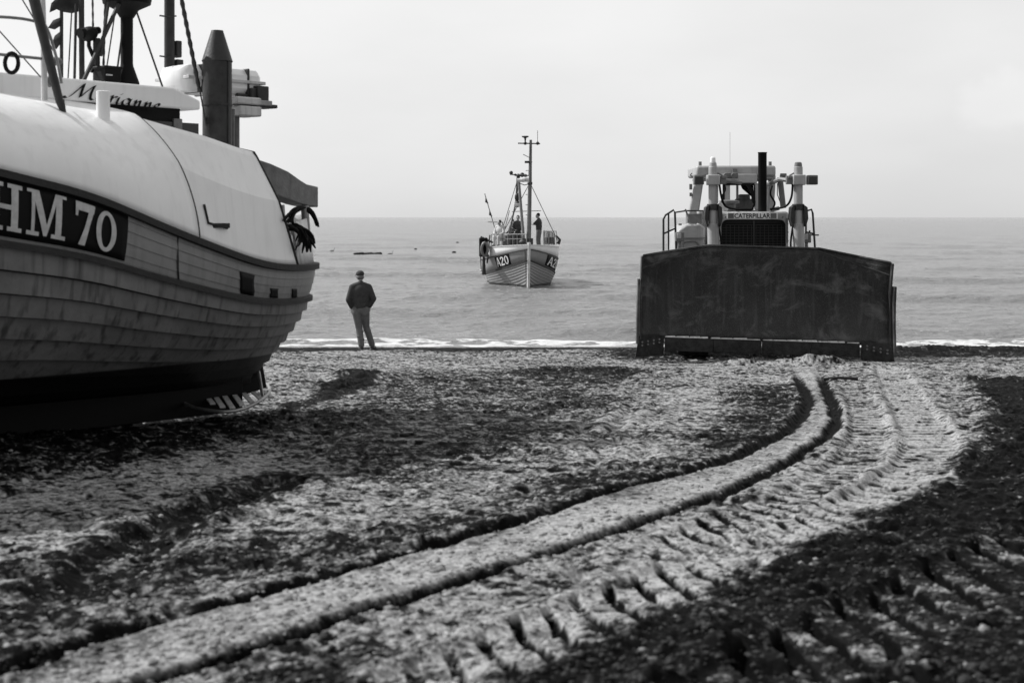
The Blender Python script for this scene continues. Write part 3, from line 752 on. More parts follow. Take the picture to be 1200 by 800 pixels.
# life raft canister
lr = MB(); c0 = B(200, 96, -.15); c1 = B(292, 96, -.15); mid_ = (c0+c1)/2; ln_ = abs(c0.x-c1.x)
rings = []
for x, s_ in ((-.5, .55), (-.46, .8), (-.42, .9), (.42, .9), (.46, .8), (.5, .55)):
    rings.append([Vector((mid_.x+x*ln_, -.15+.30*s_*cx_, mid_.z+.16*s_*cz_)) for cx_, cz_ in ((-1,-.5),(-.8,-1),(.8,-1),(1,-.5),(1,.5),(.8,1),(-.8,1),(-1,.5))])
lr.loft(rings); raft = lr.build('life_raft_canister', 'white', boat, bevel=.01)
ls = MB(); ls.box((mid_.x, -.15, mid_.z), (ln_*.98, .60, .035)); ls.build('canister_seam', 'white_dirty', raft, bevel=.005)
for f_ in (-.28, .0, .3):
    ls = MB(); ls.box((mid_.x+f_*ln_, -.15, mid_.z), (.03, .56, .30)); ls.build('strap', 'steel_dark', raft, bevel=.01)
# floodlight and white box
fl = MB(); p = B(302, 112, .1); fl.box(p, (.16, .2, .2)); fl.box(p+Vector((.1, 0, 0)), (.10, .15, .14)); fl.box(p+Vector((-.02, .0, -.12)), (.34, .24, .04)); fl.tube([p+Vector((.3, 0, -.02)), p+Vector((.0, 0, -.02))], .03, 8); lamp = fl.build('floodlight', 'steel_dark', boat, bevel=.012)
fb = MB(); p = B(301, 121.5, .1); fb.box(p, (.24, .25, .06)); fb.build('lamp_bracket', 'galv', boat, bevel=.01)
for (px, py, sx_, sz_) in ((282, 119, .34, .08), (284, 131, .30, .11)):
    wb_ = MB(); wb_.box(B(px, py, .15), (sx_, .3, sz_)); wb_.build('instrument_box', 'white_dirty', boat, bevel=.015)
pb_ = MB(); pb_.tube([B(277, 128, .1), B(277, 185, .1)], .035, 10); pb_.tube([B(273, 128, .3), B(273, 185, .3)], .02, 8); pb_.build('bracket_post', 'steel_mid', boat)
# masts and rigging
def dz(v): return Vector((0, 0, v))
ms = MB(); pm = B(198.5, 100, -.3); ms.tube([pm-dz(.7), pm+dz(3.2)], .056, 16)
for yy in (8, 20, 67, 97):
    z_ = B(198.5, yy, -.3).z
    if yy in (20, 67): ms.tube([(pm.x+.13, -.3, z_), (pm.x+.05, -.25, z_-.01), (pm.x-.05, -.25, z_+.01)], .009, 6)
mast = ms.build('mast', 'steel_dark', boat)
mm = MB(); mm.box(B(207, 58, -.3), (.07, .1, .18)); mm.box(B(208, 74, -.3), (.09, .1, .07)); mm.build('mast_light', 'steel_dark', mast, bevel=.01)
ps_ = MB(); pp_ = B(148.5, 97, 0.1); ps_.tube([pp_+dz(-.5), pp_+dz(0), pp_+dz(.17), pp_+dz(.2), pp_+dz(.68)], [.125, .125, .065, .062, .062], 18)
ps_.tube([pp_+dz(.66), pp_+dz(.74), pp_+dz(.80), pp_+dz(.90), pp_+dz(1.02)], [.07, .12, .24, .26, .22], 20); ps_.build('radar_pedestal', 'black', boat)
for (x0, y0, x1, y1, r_, nm, vv) in ((139, 5, 95, 95, .022, 'derrick_strut', .2), (160, 14, 191, 98, .010, 'stay_wire', .1), (207, -30, 234, 108, .024, 'stay_chain', .3), (234, 105, 243, 150, .008, 'stay_wire', .45),
        (72, -40, 72, 98, .018, 'flag_staff', -.3), (95, -40, 96, 98, .028, 'derrick_pole', -.1), (89, 5, 87, 98, .014, 'stay_wire', -.1), (84, 12, 79, 98, .007, 'stay_wire', -.2), (108, -30, 109, 35, .011, 'stay_chain', .1),
        (124, -20, 121, 85, .013, 'stay_chain', .15), (134, 20, 124, 80, .007, 'stay_wire', .1), (127, 3, 118, 60, .016, 'stay_wire', .2), (143, 40, 136, 85, .010, 'stay_wire', .1), (113, 45, 113, 100, .035, 'winch_post', .1)):
    a2, b2 = B(x0, y0, vv), B(x1, y1, vv)
    t_ = MB()
    if nm == 'stay_chain':
        n_ = int((a2-b2).length/.05); pts = [a2.lerp(b2, i/n_) for i in range(n_+1)]; t_.tube(pts, [r_*(.75 if i % 2 else 1.1) for i in range(n_+1)], 7)
    else: t_.tube([a2, b2+dz(-.05)], r_, 8)
    t_.build(nm, 'steel_dark' if r_ > .012 else 'rope', boat)
wk = MB(); c_ = B(104, 40, .1); wk.ball(c_, (.09, .1, .075), R=Matrix.Rotation(.4, 3, 'Y')); wk.tube([c_+Vector((.1,0,-.01)), c_+Vector((-.12, 0, .05))], [.06, .035], 10); wk.tube([c_, c_+dz(-.12), c_+Vector((-.05, 0, -.22))], .02, 8); wk.tube([c_+Vector((-.06,0,0)), c_+Vector((-.09,0,-.25)), c_+Vector((-.03,0,-.38))], .014, 8); wk.build('hauling_block', 'black', boat)
bx_ = MB(); bx_.box(B(126, 88, .25), (.19, .2, .15)); bx_.box(B(126, 80, .25), (.22, .22, .03)); hb = bx_.build('control_box', 'black', boat, bevel=.012)
gl = MB(); gl.box(B(128, 88, .36), (.07, .01, .014)); gl.build('box_lamp', 'lens', hb)
# flags hanging from the staff
def flag(pts, name='signal_flag'):
    f_ = MB(); q_ = [B(x, y, -.3) for x, y in pts]
    c_ = sum(q_, Vector())/len(q_)
    f_.v = [tuple(p) for p in q_]+[tuple(c_+Vector((0, .04, 0)))]; n_ = len(q_); f_.f = [(i, (i+1) % n_, n_) for i in range(n_)]
    return f_.build(name, 'flag', boat, solid=.006)
flag([(72, -8), (92, -10), (92, 14), (84, 16), (72, 14), (64, 10), (58, 15), (60, 4)]); flag([(72, 20), (62, 24), (56, 33), (64, 35), (72, 30)]); flag([(72, 36), (64, 42), (60, 52), (66, 58), (72, 50)])
# fore strut, rails
fs = MB(); p0 = onshell(74, 135); p1 = B(35, -20, 1.25); fs.tube([B(70, 120, 1.3), p1], [.035, .05], 14); fs.tube([B(70, 118, 1.3), B(76, 137, 1.3)], [.04, .018], 10); fs.build('fore_strut', 'steel_dark', boat)
fp = MB(); pb2 = onshell(78, 142); fp.box(pb2+Vector((0, .0, .01)), (.25, .2, .015), Matrix.Rotation(-.5, 3, 'X')); fp.build('strut_foot', 'white_dirty', boat)
rl = MB(); vv = 1.15; post = [B(49, -10, vv), B(51, 50, vv), B(52, 118, vv)]; rl.tube(post, .028, 10); rl.build('rail_post', 'white_dirty', boat)
rl = MB(); rl.tube(spline([B(-120, 18, vv), B(0, 20, vv), B(44, 26, vv), B(55, 34, vv), B(66, 68, vv), B(72, 98, vv)], 6), .014, 8); rl.tube([B(-120, 60, vv), B(0, 64, vv), B(50, 69, vv)], .014, 8); rl.build('hand_rail', 'galv', boat)
for (x0, y0, x1, y1) in ((-20, 15, 56, 100), (20, -10, 70, 72)):
    t_ = MB(); t_.tube([B(x0, y0, 1.0), B(x1, y1, 1.0)], .006, 6); t_.build('stay_wire', 'rope', boat)
for c3, s3 in ((B(65, 72, 1.1), (.07, .05, .04)), (B(58, 95, 1.1), (.03, .03, .06))): sb_ = MB(); sb_.ball(c3, s3); sb_.build('shackle', 'steel_mid', boat)
# ring hanging from the rail
rg = MB(); c_ = toW(B(13.5, 74, 1.18)); n_ = 20
rg.tube([c_+Vector((.058*math.cos(2*PI*i/n_), .0, .085*math.sin(2*PI*i/n_))) for i in range(n_+1)], .018, 8, caps=False)
o = rg.build('rubber_ring', 'rubber', None, off=c_-Vector((0, 0, .1))); o.location = c_-Vector((0, 0, .1))
tag(o, 'small black rubber ring hanging from the hand rail of the beached boat', 'ring')
# slatted guard by the propeller
def gz(px, py, z): d = (CZ-z)/((py-HY)/F); return Vector(((px-600)/F*d, d, z))
zg = 1.22
outer = [gz(x, y, zg+(.03 if x > 300 else 0)) for x, y in ((193, 454), (205, 466), (224, 476), (247, 481), (270, 482), (290, 477), (308, 467), (316, 458), (312, 450), (300, 447))]
inner = [gz(x, y, zg+.05) for x, y in ((215, 447), (235, 452), (262, 452), (285, 449), (300, 447))]
Rinv = Matrix.Rotation(-TH, 3, 'Z')
def loc(p): return Rinv @ (Vector(p)-T0)
gr = MB(); gr.tube([loc(p) for p in spline(outer, 5)], .018, 8); gr.tube([loc(p) for p in spline(inner, 5)], .02, 8)
guard = gr.build('propeller_guard', 'galv', boat)
M['slat'] = mk('pale_slat', .5, .6, var=.25, scale=10)
for i in range(8):
    x = 222+i*11.5; pa = gz(x, 455, zg+.03); pb = gz(x+16, 455+21*math.sin(min(1, (i+1.2)/4)*PI/2) - max(0, i-3)*3.2+3, zg+.0)
    sl = MB(); a2, b2 = loc(pa), loc(pb); dn = (b2-a2).normalized(); sd = dn.cross(Vector((0, 0, 1)))*.028
    sl.prism([a2-sd, a2+sd, b2+sd, b2-sd], (0, 0, .015)); sl.build('guard_slat', 'slat', guard)
for x, y in ((205, 466), (308, 466)):
    bt = MB(); p = gz(x, y, zg); bt.tube([loc(p+Vector((-.1, .3, .25))), loc(p)], .02, 8); bt.build('guard_bracket', 'galv', guard)
# baulks the boat lies on
for k, (u, w_) in enumerate(((6.0, .8), (8.0, .8), (10.2, .8))):
    p = toW((u, 0, 0)); g = float(base_z(p.y))
    bk = MB(); bk.box((0, 0, .0), (.24, w_, .26)); o = bk.build('timber_baulk', 'rail', None, bevel=.015); o.location = (p.x, p.y, g+.04); o.rotation_euler = (0, 0, TH+.05*k)
    tag(o, ['squared timber under the keel of the beached boat, nearest its stern', 'squared timber under the keel of the beached boat, middle one of three', 'squared timber under the bow of the beached boat'][k], 'timber', 'timbers the beached boat rests on')
# side shores keep her upright
for k, (u, sd) in enumerate(((3.6, -1), (8.2, 1), (8.2, -1))):
    p = toW((u, sd*1.9, .9)); f_ = toW((u, sd*2.6, 0)); f_.z = float(base_z(f_.y))
    sh = MB(); sh.tube([Vector((0, 0, -.1)), p-f_], .06, 8); o = sh.build('timber_shore', 'rail', None); o.location = f_
    tag(o, ['round prop leaning on the far side of the beached boat near its stern', 'round prop leaning on the near side of the beached boat by its bow', 'round prop leaning on the far side of the beached boat by its bow'][k], 'prop', 'props holding the beached boat upright')
# rope and rubber tassels at the stern
rb = MB()
def tas(x0, y0, x1, y1, x2, y2, r=.014, v=.98):
    a2, b2, c2 = toW(B(x0, y0, v)), toW(B(x1, y1, v+random.uniform(-.1, .12))), toW(B(x2, y2, v+random.uniform(-.12, .12)))
    n_ = 9; pts = [a2*(1-t)**2+b2*2*t*(1-t)+c2*t*t for t in [i/n_ for i in range(n_+1)]]
    rb.tube(pts, [r*.75]+[r*random.uniform(.9, 1.15) for _ in range(n_-1)]+[r*.6], 7)
for i in range(10): tas(352+random.uniform(-3, 6), 242+random.uniform(-1, 3), 340+random.uniform(-3, 10), 243+random.uniform(-2, 6), random.uniform(331, 352), random.uniform(252, 268), random.uniform(.009, .017))
for i in range(4): tas(360, 244+i, 368, 245+i*2, 371+random.uniform(-1, 3), 260+random.uniform(-1, 6), .016)
for i in range(20): tas(338+random.uniform(-4, 14), 266+random.uniform(-4, 4), 358+random.uniform(-4, 8), 262+random.uniform(-3, 8), random.uniform(346, 370), random.uniform(278, 297), random.uniform(.01, .019))
for i in range(6): tas(333+i, 264, 340, 262+i, 350+random.uniform(-4, 4), 272+random.uniform(-2, 4), .014)
c_ = toW(B(352, 242, .5)); o = rb.build('rope_bundle', 'rubber', None, off=c_); o.location = c_
tag(o, 'bundle of black rope tassels hanging under the beam at the stern of the beached boat', 'rope bundle')

# ------------------------------------------------------------------ the boat coming in
yaw = math.radians(-90+5); AO = Vector((.77-9.6*math.sin(math.radians(5)), 64+9.6*math.cos(math.radians(5)), 0.0))
zsA = lambda u: 1.72+.004*(u-3)**2+.05*max(0, (u-7)/3)
zkA = lambda u: -.95+.3*max(0, (u-8.2)/1.4)**2
A2 = Hull(9.7, 1.80, zkA, zsA, 1.4, .55, sa=.36, sb=.55, ps=2.1, pb=2.2, full=.5, bulge_bow=.85, endfull=.9)
fb2 = empty('fishing_boat', AO, yaw, 'small pale fishing boat floating close inshore with crew on deck, lettered A20', 'fishing boat')
lt = [i/14*.52 for i in range(15)]
M['grey_low'] = mk('pale_grey_strake_paint', .27, .5, var=.15, scale=3, bump=.1, streak=.2, stain=(.12,), extra=band(.10, .03))
hA = A2.strips(lt, .035, na=90).build('hull', 'grey_low', fb2, solid=.02, angle=28)
# dark seams under each lap
sm = MB()
for t in lt[1:]:
    for side in (1, -1):
        pts = [A2.P(.3+.7*i/50, t, .012, side) for i in range(51)]
        sm.tube(pts, .011, 5)
sm.build('plank_seam', 'rail', fb2)
A2.strips([.52, .77], .0, na=90).build('topside_planking', 'grey_hull', fb2, solid=.02)
A2.strips([.77, 1.0], .0, na=90).build('bulwark', 'white_hull', fb2, solid=.02)
A2.rail(.52, .04, .07).build('rubbing_strake', 'rail', fb2); A2.rail(.77, .03, .04).build('cover_board', 'rail', fb2); A2.rail(1.0, .035, .04).build('gunwale', 'white_dirty', fb2)
dk = MB(); dk.loft([[A2.P(a, .86, -.02, 1), A2.P(a, .86, -.02, -1)] for a in A_], close=False); dk.build('deck', 'wood', fb2)
st = MB(); rings = []
for i in range(21):
    t = i/20; p = A2.P(1, t); rings.append([Vector((p.x-.16, -.075, p.z)), Vector((p.x+.11, -.05, p.z)), Vector((p.x+.11, .05, p.z)), Vector((p.x-.16, .075, p.z))])
rings.append([q+Vector((0, 0, .1)) for q in rings[-1]]); st.loft(rings); st.build('stem', 'white_dirty', fb2, bevel=.01)
def A_find(px, t, side):
    best = (1e9, 0)
    for i in range(500):
        a = .45+.55*i/500; p = A2.P(a, t, 0, side); Rz = Matrix.Rotation(yaw, 3, 'Z'); w_ = Rz @ p+AO
        e = abs(600+F*w_.x/w_.y-px)
        if e < best[0]: best = (e, a)
    return best[1]
for side, x0, x1 in ((-1, 581, 597.5), (1, 640.5, 652.5)):
    a0, a1 = A_find(x0, .655, side), A_find(x1, .655, side)
    pl = MB(); pl.loft([[A2.P(a0+(a1-a0)*i/16, .545+.205*k/3, .012, side) for k in range(4)] for i in range(17)], close=False)
    pn2 = pl.build('registration_panel', 'black', fb2, solid=.006)
    _, w2_ = letters('A20', lambda x, y: (x, y, 0), gap=.1)
    L2, _ = letters('A20', lambda x, y: A2.P(a0+(a1-a0)*(.07+.86*x/w2_), .565+.165*y, .026, side), gap=.1); L2.build('registration_letters', 'white_hull', pn2, smooth=False)
RzA = Matrix.Rotation(-yaw, 3, 'Z')
def LA(px, py, d): return RzA @ (W(px, py, d)-AO)
def tb(name, pts, r, mat, n=7, parent=None):
    q = MB(); q.tube(pts, r, n); return q.build(name, mat, parent or fb2)
tb('mooring_line', sag(LA(620, 290, 64.2), LA(583, 322, 66.5), .12), .02, 'rope')
tb('mooring_line', sag(LA(615, 289, 64.1), LA(617, 337, 64.0), .0), .015, 'rope')
# masts
mA = tb('mast', [LA(619.5, 290, 66.2), LA(621, 215, 66.2), LA(622, 164, 66.2)], [.11, .09, .06], 'steel_mid', 12)
tb('crosstree', [LA(607, 168, 66.2), LA(633, 168.5, 66.2)], .03, 'steel_dark', parent=mA); tb('aerial', [LA(630, 168, 66.2), LA(630, 153, 66.2)], .012, 'steel_dark', parent=mA)
for x in (615.5, 630): 
    q = MB(); q.ball(LA(x, 168, 66.2), .08); q.build('navigation_light', 'steel_dark', mA)
q = MB(); q.tube([LA(615.5, 166, 66.2), LA(615.5, 162, 66.2), LA(615.5, 160.5, 66.2), LA(615.5, 159.5, 66.2)], [.03, .05, .17, .16], 12); q.build('satellite_dome', 'steel_dark', mA)
for y in (190, 200, 214, 228, 240, 252): tb('mast_step', [LA(619.8, y, 66.2), LA(624 if y % 4 else 616, y, 66.2)], .014, 'steel_dark', parent=mA)
q = MB(); q.box(LA(617.5, 190, 66.1), (.16, .2, .10)); q.build('mast_light', 'steel_dark', mA); q = MB(); q.tube([LA(613, 181, 66.2), LA(621, 185, 66.2)], .015); q.build('light_bracket', 'steel_dark', mA)
q = MB(); q.ball(LA(613, 211, 66), (.12, .2, .10)); q.tube([LA(606, 211.5, 66), LA(620, 210, 66)], [.08, .13], 12); q.build('radar_scanner', 'white_dirty', mA)
q = MB(); q.ball(LA(621, 215, 66.2), .12); q.tube([LA(609, 215, 66.2), LA(615, 217, 66.2), LA(621, 215, 66.2)], .02); q.build('mast_band', 'steel_dark', mA)
aA = tb('derrick', [LA(607.5, 207, 67.2), LA(614, 285, 66)], .07, 'steel_mid'); tb('derrick', [LA(607.5, 207, 67.2), LA(604, 240, 67.5), LA(594, 285, 68)], .04, 'steel_mid')
tb('crosstree', [LA(598, 204.5, 67.2), LA(620, 206, 66.6)], .03, 'steel_dark', parent=aA)
for x, y, r_ in ((599, 202.5, .09), (612, 205, .11), (616, 206, .08), (604, 205, .06), (607.5, 206, .1)):
    q = MB(); q.ball(LA(x, y, 67), r_); q.build('navigation_light', 'steel_dark', aA)
q = MB(); q.ball(LA(606, 231, 67.2), (.12, .12, .2)); q.ball(LA(606.5, 239, 67.2), (.16, .16, .16)); q.tube([LA(606.5, 207, 67.2), LA(605.5, 228, 67.2)], .05); q.build('hauling_block', 'steel_dark', aA)
q = MB(); q.box(LA(606.5, 240, 67.1), (.25, .35, .14)); q.build('deck_light', 'white_dirty', aA, bevel=.02)
for a2, b2 in (((622, 216, 66.2), (655, 285, 68)), ((620, 216, 66.2), (590, 272, 69)), ((622, 168, 66.2), (621, 286, 64.6)), ((600, 248, 67), (634, 247, 66.5)), ((597, 247, 70), (588, 283, 71)), ((607, 209, 67), (584, 284, 71))):
    tb('stay_wire', [LA(*a2), LA(*b2)], .016, 'rope')
# rails
def railing(xs, yt, ymid, yb, d0, d1, name='hand_rail'):
    q = MB(); n = len(xs); D = [d0+(d1-d0)*i/(n-1) for i in range(n)]
    q.tube([LA(x, yt, d) for x, d in zip(xs, D)], .022, 6); q.tube([LA(x, ymid, d) for x, d in zip(xs, D)], .014, 6)
    for x, d in zip(xs, D): q.tube([LA(x, yt, d), LA(x, yb, d)], .018, 6)
    return q.build(name, 'galv', fb2)
railing([576, 582, 589, 595, 601, 606, 611, 617], 274.5, 280, 287, 69.5, 65.2); railing([637, 640, 643, 646, 649, 652], 271, 278, 287, 66, 69)
q = MB()
for k in range(7): q.tube([LA(638+k*1.9, 270+k*.4, 67.5), LA(638.5+k*1.9, 287, 67.5)], .028, 6)
q.box(LA(643, 282, 68), (.9, .4, .3)); q.build('net_pound', 'steel_mid', fb2)
tb('roller_frame', [LA(572, 260, 70.5), LA(589, 260.5, 69.5), LA(590, 283, 69.5)], .03, 'steel_mid')
q = MB(); q.tube([LA(654, 286, 68), LA(656, 281, 68), LA(652, 276, 68)], [.09, .07, .03], 8); q.build('bollard', 'steel_dark', fb2)
q = MB(); q.box(LA(618, 283, 65.5), (.4, .5, .3)); q.ball(LA(615, 284, 65.4), (.2, .28, .16)); q.build('anchor_winch', 'steel_dark', fb2, bevel=.02)
q = MB(); q.box(LA(600, 282, 70), (1.2, 1.0, .55)); q.build('deck_hatch', 'steel_mid', fb2, bevel=.03)
fsf = tb('flag_staff', [LA(568, 227, 71), LA(583, 278, 70)], .02, 'steel_dark')
for y, x in ((231, 569), (246, 573.5)):
    q = MB(); q.prism([LA(x, y, 71), LA(x+1.2, y+3, 71), LA(x+3, y+8, 71), LA(x-.5, y+6, 71)], (.02, .02, 0)); q.build('pennant', 'flag', fsf)
# big fender with tyre at the shoulder
q = MB(); c_ = LA(566.5, 290, 66.3)
q.loft([[c_+Vector((dx*1.0, dy, z)) for dx, dy in ((-.2, -.2), (.2, -.2), (.2, .2), (-.2, .2))] for z in (-.44, -.38, .38, .46)]); fen = q.build('net_roller', 'rubber', fb2, bevel=.08)
q = MB(); c2 = LA(568, 292, 66.0); q.tube([c2+Vector((0, .14*math.cos(i*PI/8), .3*math.sin(i*PI/8))) for i in range(17)], .07, 8, caps=False); q.build('tyre', 'steel_mid', fen)
tb('fender_rope', [LA(567, 299, 66.3), LA(567, 322, 66.3)], [.05, .10], 'steel_dark')
for z1, z2, v_ in (((577, 284, 67.5), (564, 278, 66.3), .05), ((574, 276, 67.5), (571, 308, 66.3), .04), ((563, 299, 66.3), (564, 318, 66.3), .02)): tb('net_arm', [LA(*z1), LA(*z2)], v_, 'steel_dark')

# ------------------------------------------------------------------ people
def remesh(mb, name, mat, parent, voxel, smooth=3, off=None):
    me = bpy.data.meshes.new('tmp'); me.from_pydata([tuple(p) for p in mb.v], [], mb.f)
    bm = bmesh.new(); bm.from_mesh(me); bmesh.ops.recalc_face_normals(bm, faces=bm.faces); bm.to_mesh(me); bm.free()
    o = bpy.data.objects.new('tmp', me); COL.objects.link(o)
    r = o.modifiers.new('r', 'REMESH'); r.mode = 'VOXEL'; r.voxel_size = voxel; r.use_smooth_shade = True
    s_ = o.modifiers.new('s', 'SMOOTH'); s_.iterations = smooth; s_.factor = .5
    dg = bpy.context.evaluated_depsgraph_get(); m2 = bpy.data.meshes.new_from_object(o.evaluated_get(dg)); m2.name = name
    bpy.data.objects.remove(o); m2.materials.clear(); m2.materials.append(M[mat])
    m2.shade_smooth()
    o = bpy.data.objects.new(name, m2); COL.objects.link(o); o.parent = parent; return o
def caps(mb, a, b, ra, rb_, n=14):
    a = Vector(a); b = Vector(b); mb.tube([a, a.lerp(b, .5), b], [ra, (ra+rb_)/2, rb_], n); mb.ball(a, ra, n, 8); mb.ball(b, rb_, n, 8)
def person(loc_, rz, label, J, scale, mats, vox, hat=None, hands=True, group=None, fold=True):
    """faces local +y; J: joint positions"""
    root = empty('person', loc_, rz, label, 'person', group); root.scale = (scale,)*3
    def P(k): return Vector(J[k])
    body = MB()
    hc = P('head'); nk = P('neck'); fd = Vector(J.get('look', (0, 1, 0))).normalized(); up = Vector((0, 0, 1)); sd = fd.cross(up).normalized()
    Rm = Matrix((sd, fd, up)).transposed()
    body.ball(hc+up*.02, (.076, .095, .105), 20, 14, Rm); body.ball(hc+fd*.03-up*.055, (.055, .062, .06), 14, 10, Rm)
    body.ball(hc+fd*.105-up*.015, (.014, .02, .024), 8, 6, Rm); body.ball(hc+fd*.088-up*.06, (.026, .012, .009), 8, 6, Rm)
    for s_ in (1, -1):
        body.ball(hc+sd*s_*.08-up*.005, (.012, .022, .034), 8, 8, Rm); body.ball(hc+sd*s_*.032+fd*.084+up*.012, (.014, .01, .010), 8, 6, Rm)
    caps(body, nk-up*.05, hc-up*.05, .06, .055)
    ch, pv = P('chest'), P('pelvis')
    body.ball(ch, (.165, .10, .17)); caps(body, ch, pv, .115, .125); body.ball(pv, (.15, .11, .12))
    for s_ in 'LR':
        sh, el, wr, hp, kn, an = [P(k+s_) for k in ('sh', 'el', 'wr', 'hip', 'kn', 'an')]
        caps(body, nk-up*.06, sh, .06, .058); caps(body, sh, el, .052, .04); caps(body, el, wr, .038, .026)
        caps(body, hp, kn, .085, .055); caps(body, kn, an, .054, .038)
        ft = Vector(J.get('toe'+s_, (0, 1, 0))).normalized(); caps(body, an-up*.035, an-up*.045+ft*.14, .036, .028)
        if hands:
            hd = Vector(J.get('hd'+s_, tuple((wr-el)))).normalized(); side_ = hd.orthogonal().normalized() if abs(hd.z) > .99 else hd.cross(up).normalized()
            dn = hd.cross(side_)
            body.ball(wr+hd*.05, (.042, .02, .05), 10, 8, Matrix((side_, dn, hd)).transposed())
            for i_, (o_, l_) in enumerate(((-.03, .065), (-.010, .078), (.010, .072), (.03, .055))):
                b0 = wr+hd*.085+side_*o_; b1 = b0+hd*l_*.5-dn*.004; b2 = b1+(hd-dn*.5).normalized()*l_*.5; caps(body, b0, b1, .0095, .0088, 8); caps(body, b1, b2, .0088, .007, 8)
            t0 = wr+hd*.03-side_*.035; t1 = t0+(hd-side_*.9).normalized()*.04; caps(body, t0, t1, .012, .010, 8); caps(body, t1, t1+(hd-side_*.2).normalized()*.03, .010, .008, 8)
    bo = remesh(body, 'body', mats['skin'], root, vox, 2)
    # top
    tp = MB(); tp.ball(ch-up*.02, (.222, .14, .21), 24, 14); tp.ball(ch.lerp(pv, .5), (.208, .145, .19), 24, 12)
    caps(tp, ch.lerp(pv, .4), pv+up*.05, .135, .145); tp.ball(pv+up*.04, (.175, .135, .07), 20, 10); caps(tp, nk-up*.06, nk-up*.005, .085, .066)
    for s_ in 'LR':
        sh, el, wr = [P(k+s_) for k in ('sh', 'el', 'wr')]
        caps(tp, nk-up*.03, sh, .075, .078)
        if mats.get('short'): caps(tp, sh, sh.lerp(el, .7), .075, .062)
        else: caps(tp, sh, el, .078, .058); caps(tp, el, el.lerp(wr, .93), .058, .044)
    if fold:
        for i in range(26):
            a = random.uniform(0, 2*PI); h = random.uniform(0, 1); c = ch.lerp(pv, h)+Vector((math.cos(a)*.175, math.sin(a)*.12, 0)); tp.ball(c, (.035, .03, .07), 8, 6, Matrix.Rotation(random.uniform(-.9, .9), 3, 'Y'))
    t_ = remesh(tp, 'jumper' if not mats.get('short') else 'shirt', mats['top'], root, vox, 3)
    tr = MB(); tr.ball(pv-up*.02, (.172, .128, .13), 20, 12)
    for s_ in 'LR':
        hp, kn, an = [P(k+s_) for k in ('hip', 'kn', 'an')]
        tr.ball(hp-up*.03, (.10, .112, .12)); caps(tr, hp, kn, .104, .078); e_ = an+(kn-an)*.06; caps(tr, kn, e_, .077, .068)
        if fold:
            for i in range(7):
                f_ = random.random(); c = kn.lerp(e_, f_)+Vector((random.uniform(-.03, .03), random.uniform(-.03, .03), 0)); tr.ball(c, (.066, .066, .02), 10, 6, Matrix.Rotation(random.uniform(-.5, .5), 3, 'X'))
    remesh(tr, 'trousers', mats['leg'], root, vox, 3)
    for s_ in 'LR':
        an = P('an'+s_); ft = Vector(J.get('toe'+s_, (0, 1, 0))).normalized(); sh_ = MB(); lift = J.get('lift'+s_, 0)
        caps(sh_, an-up*.045-ft*.02, an+ft*.13-up*(.055), .05, .042); sh_.box(an+ft*.055-up*.085, (.085, .28, .02), Matrix.Rotation(math.atan2(-ft.x, ft.y), 3, 'Z'))
        remesh(sh_, 'shoe', 'shoe', root, vox, 2)
    if hat == 'cap':
        c = MB(); c.ball(hc+up*.055, (.092, .112, .078), 18, 10, Rm); c.box(hc+fd*.13+up*.04, (.13, .12, .018), Rm); remesh(c, 'flat_cap', mats.get('hat', 'jumper'), root, vox, 2)
        c = MB(); c.ball(hc-fd*.03-up*.02, (.081, .078, .062), 16, 10, Rm); remesh(c, 'hair', 'hair', root, vox, 2)
    else:
        c = MB(); c.ball(hc+up*.04-fd*.018, (.084, .095, .10), 16, 10, Rm); remesh(c, 'hair', mats.get('hair', 'hair'), root, vox, 2)
    return root
J = dict(head=(-.01, .05, 1.61), neck=(.0, .0, 1.47), chest=(0, 0, 1.28), pelvis=(0, .0, .94), look=(-.35, 1, -.12),
         shL=(-.175, 0, 1.375), elL=(-.27, -.06, 1.11), wrL=(-.19, .05, .93), shR=(.175, 0, 1.375), elR=(.285, -.06, 1.13), wrR=(.20, .06, .95), hdL=(.15, .2, -1), hdR=(-.15, .2, -1),
         hipL=(-.095, 0, .88), knL=(-.03, .05, .49), anL=(.02, .0, .10), hipR=(.095, 0, .88), knR=(.13, .16, .50), anR=(.27, .22, .085), toeL=(-.1, 1, 0), toeR=(.5, 1, 0))
px_, d_ = 422.5, 31.0
gx = (px_-600)/F*d_; gz_ = float(beach(np.array([gx]), np.array([d_]))[0][0])
person((gx, d_, gz_-.01), .16, 'man in dark jumper and pale jeans strolling on the beach with hands in pockets', J, 1.0, dict(skin='skin', top='jumper', leg='jeans', hat='jumper'), .011, 'cap')
# crew: on the deck of the floating boat
def crew(px, pyfeet, d, rz, label, J_, mats, hat=None, s_=1.0):
    w_ = W(px, pyfeet, d); return person(w_, rz, label, J_, s_, mats, .014, hat, group='crew on the floating boat', fold=False)
Jc = dict(J); Jc.update(look=(-.4, 1, -.1), elR=(.26, .18, 1.18), wrR=(.12, .40, 1.22), elL=(-.26, .2, 1.2), wrL=(-.12, .42, 1.30), hdL=(.1, 1, .3), hdR=(-.1, 1, .2), knL=(-.10, .04, .49), anL=(-.11, 0, .1), knR=(.11, .03, .49), anR=(.13, 0, .1))
crew(631.5, 293, 67, 1.25, 'crewman in dark shirt and pale trousers standing right of the mast with raised arms', Jc, dict(skin='skin', top='jumper', leg='jeans', short=1, hair='black'))
Jd = dict(Jc); Jd.update(look=(.3, 1, -.2), elR=(.27, .05, 1.12), wrR=(.18, .28, 1.02), elL=(-.27, .06, 1.12), wrL=(-.16, .28, 1.0))
M['oil'] = mk('dark_oilskin', .03, .4, var=.2)
crew(606.5, 295, 68, 3.4, 'crewman in dark oilskins standing left of the mast behind the rail', Jd, dict(skin='skin', top='oil', leg='oil', hair='black'))
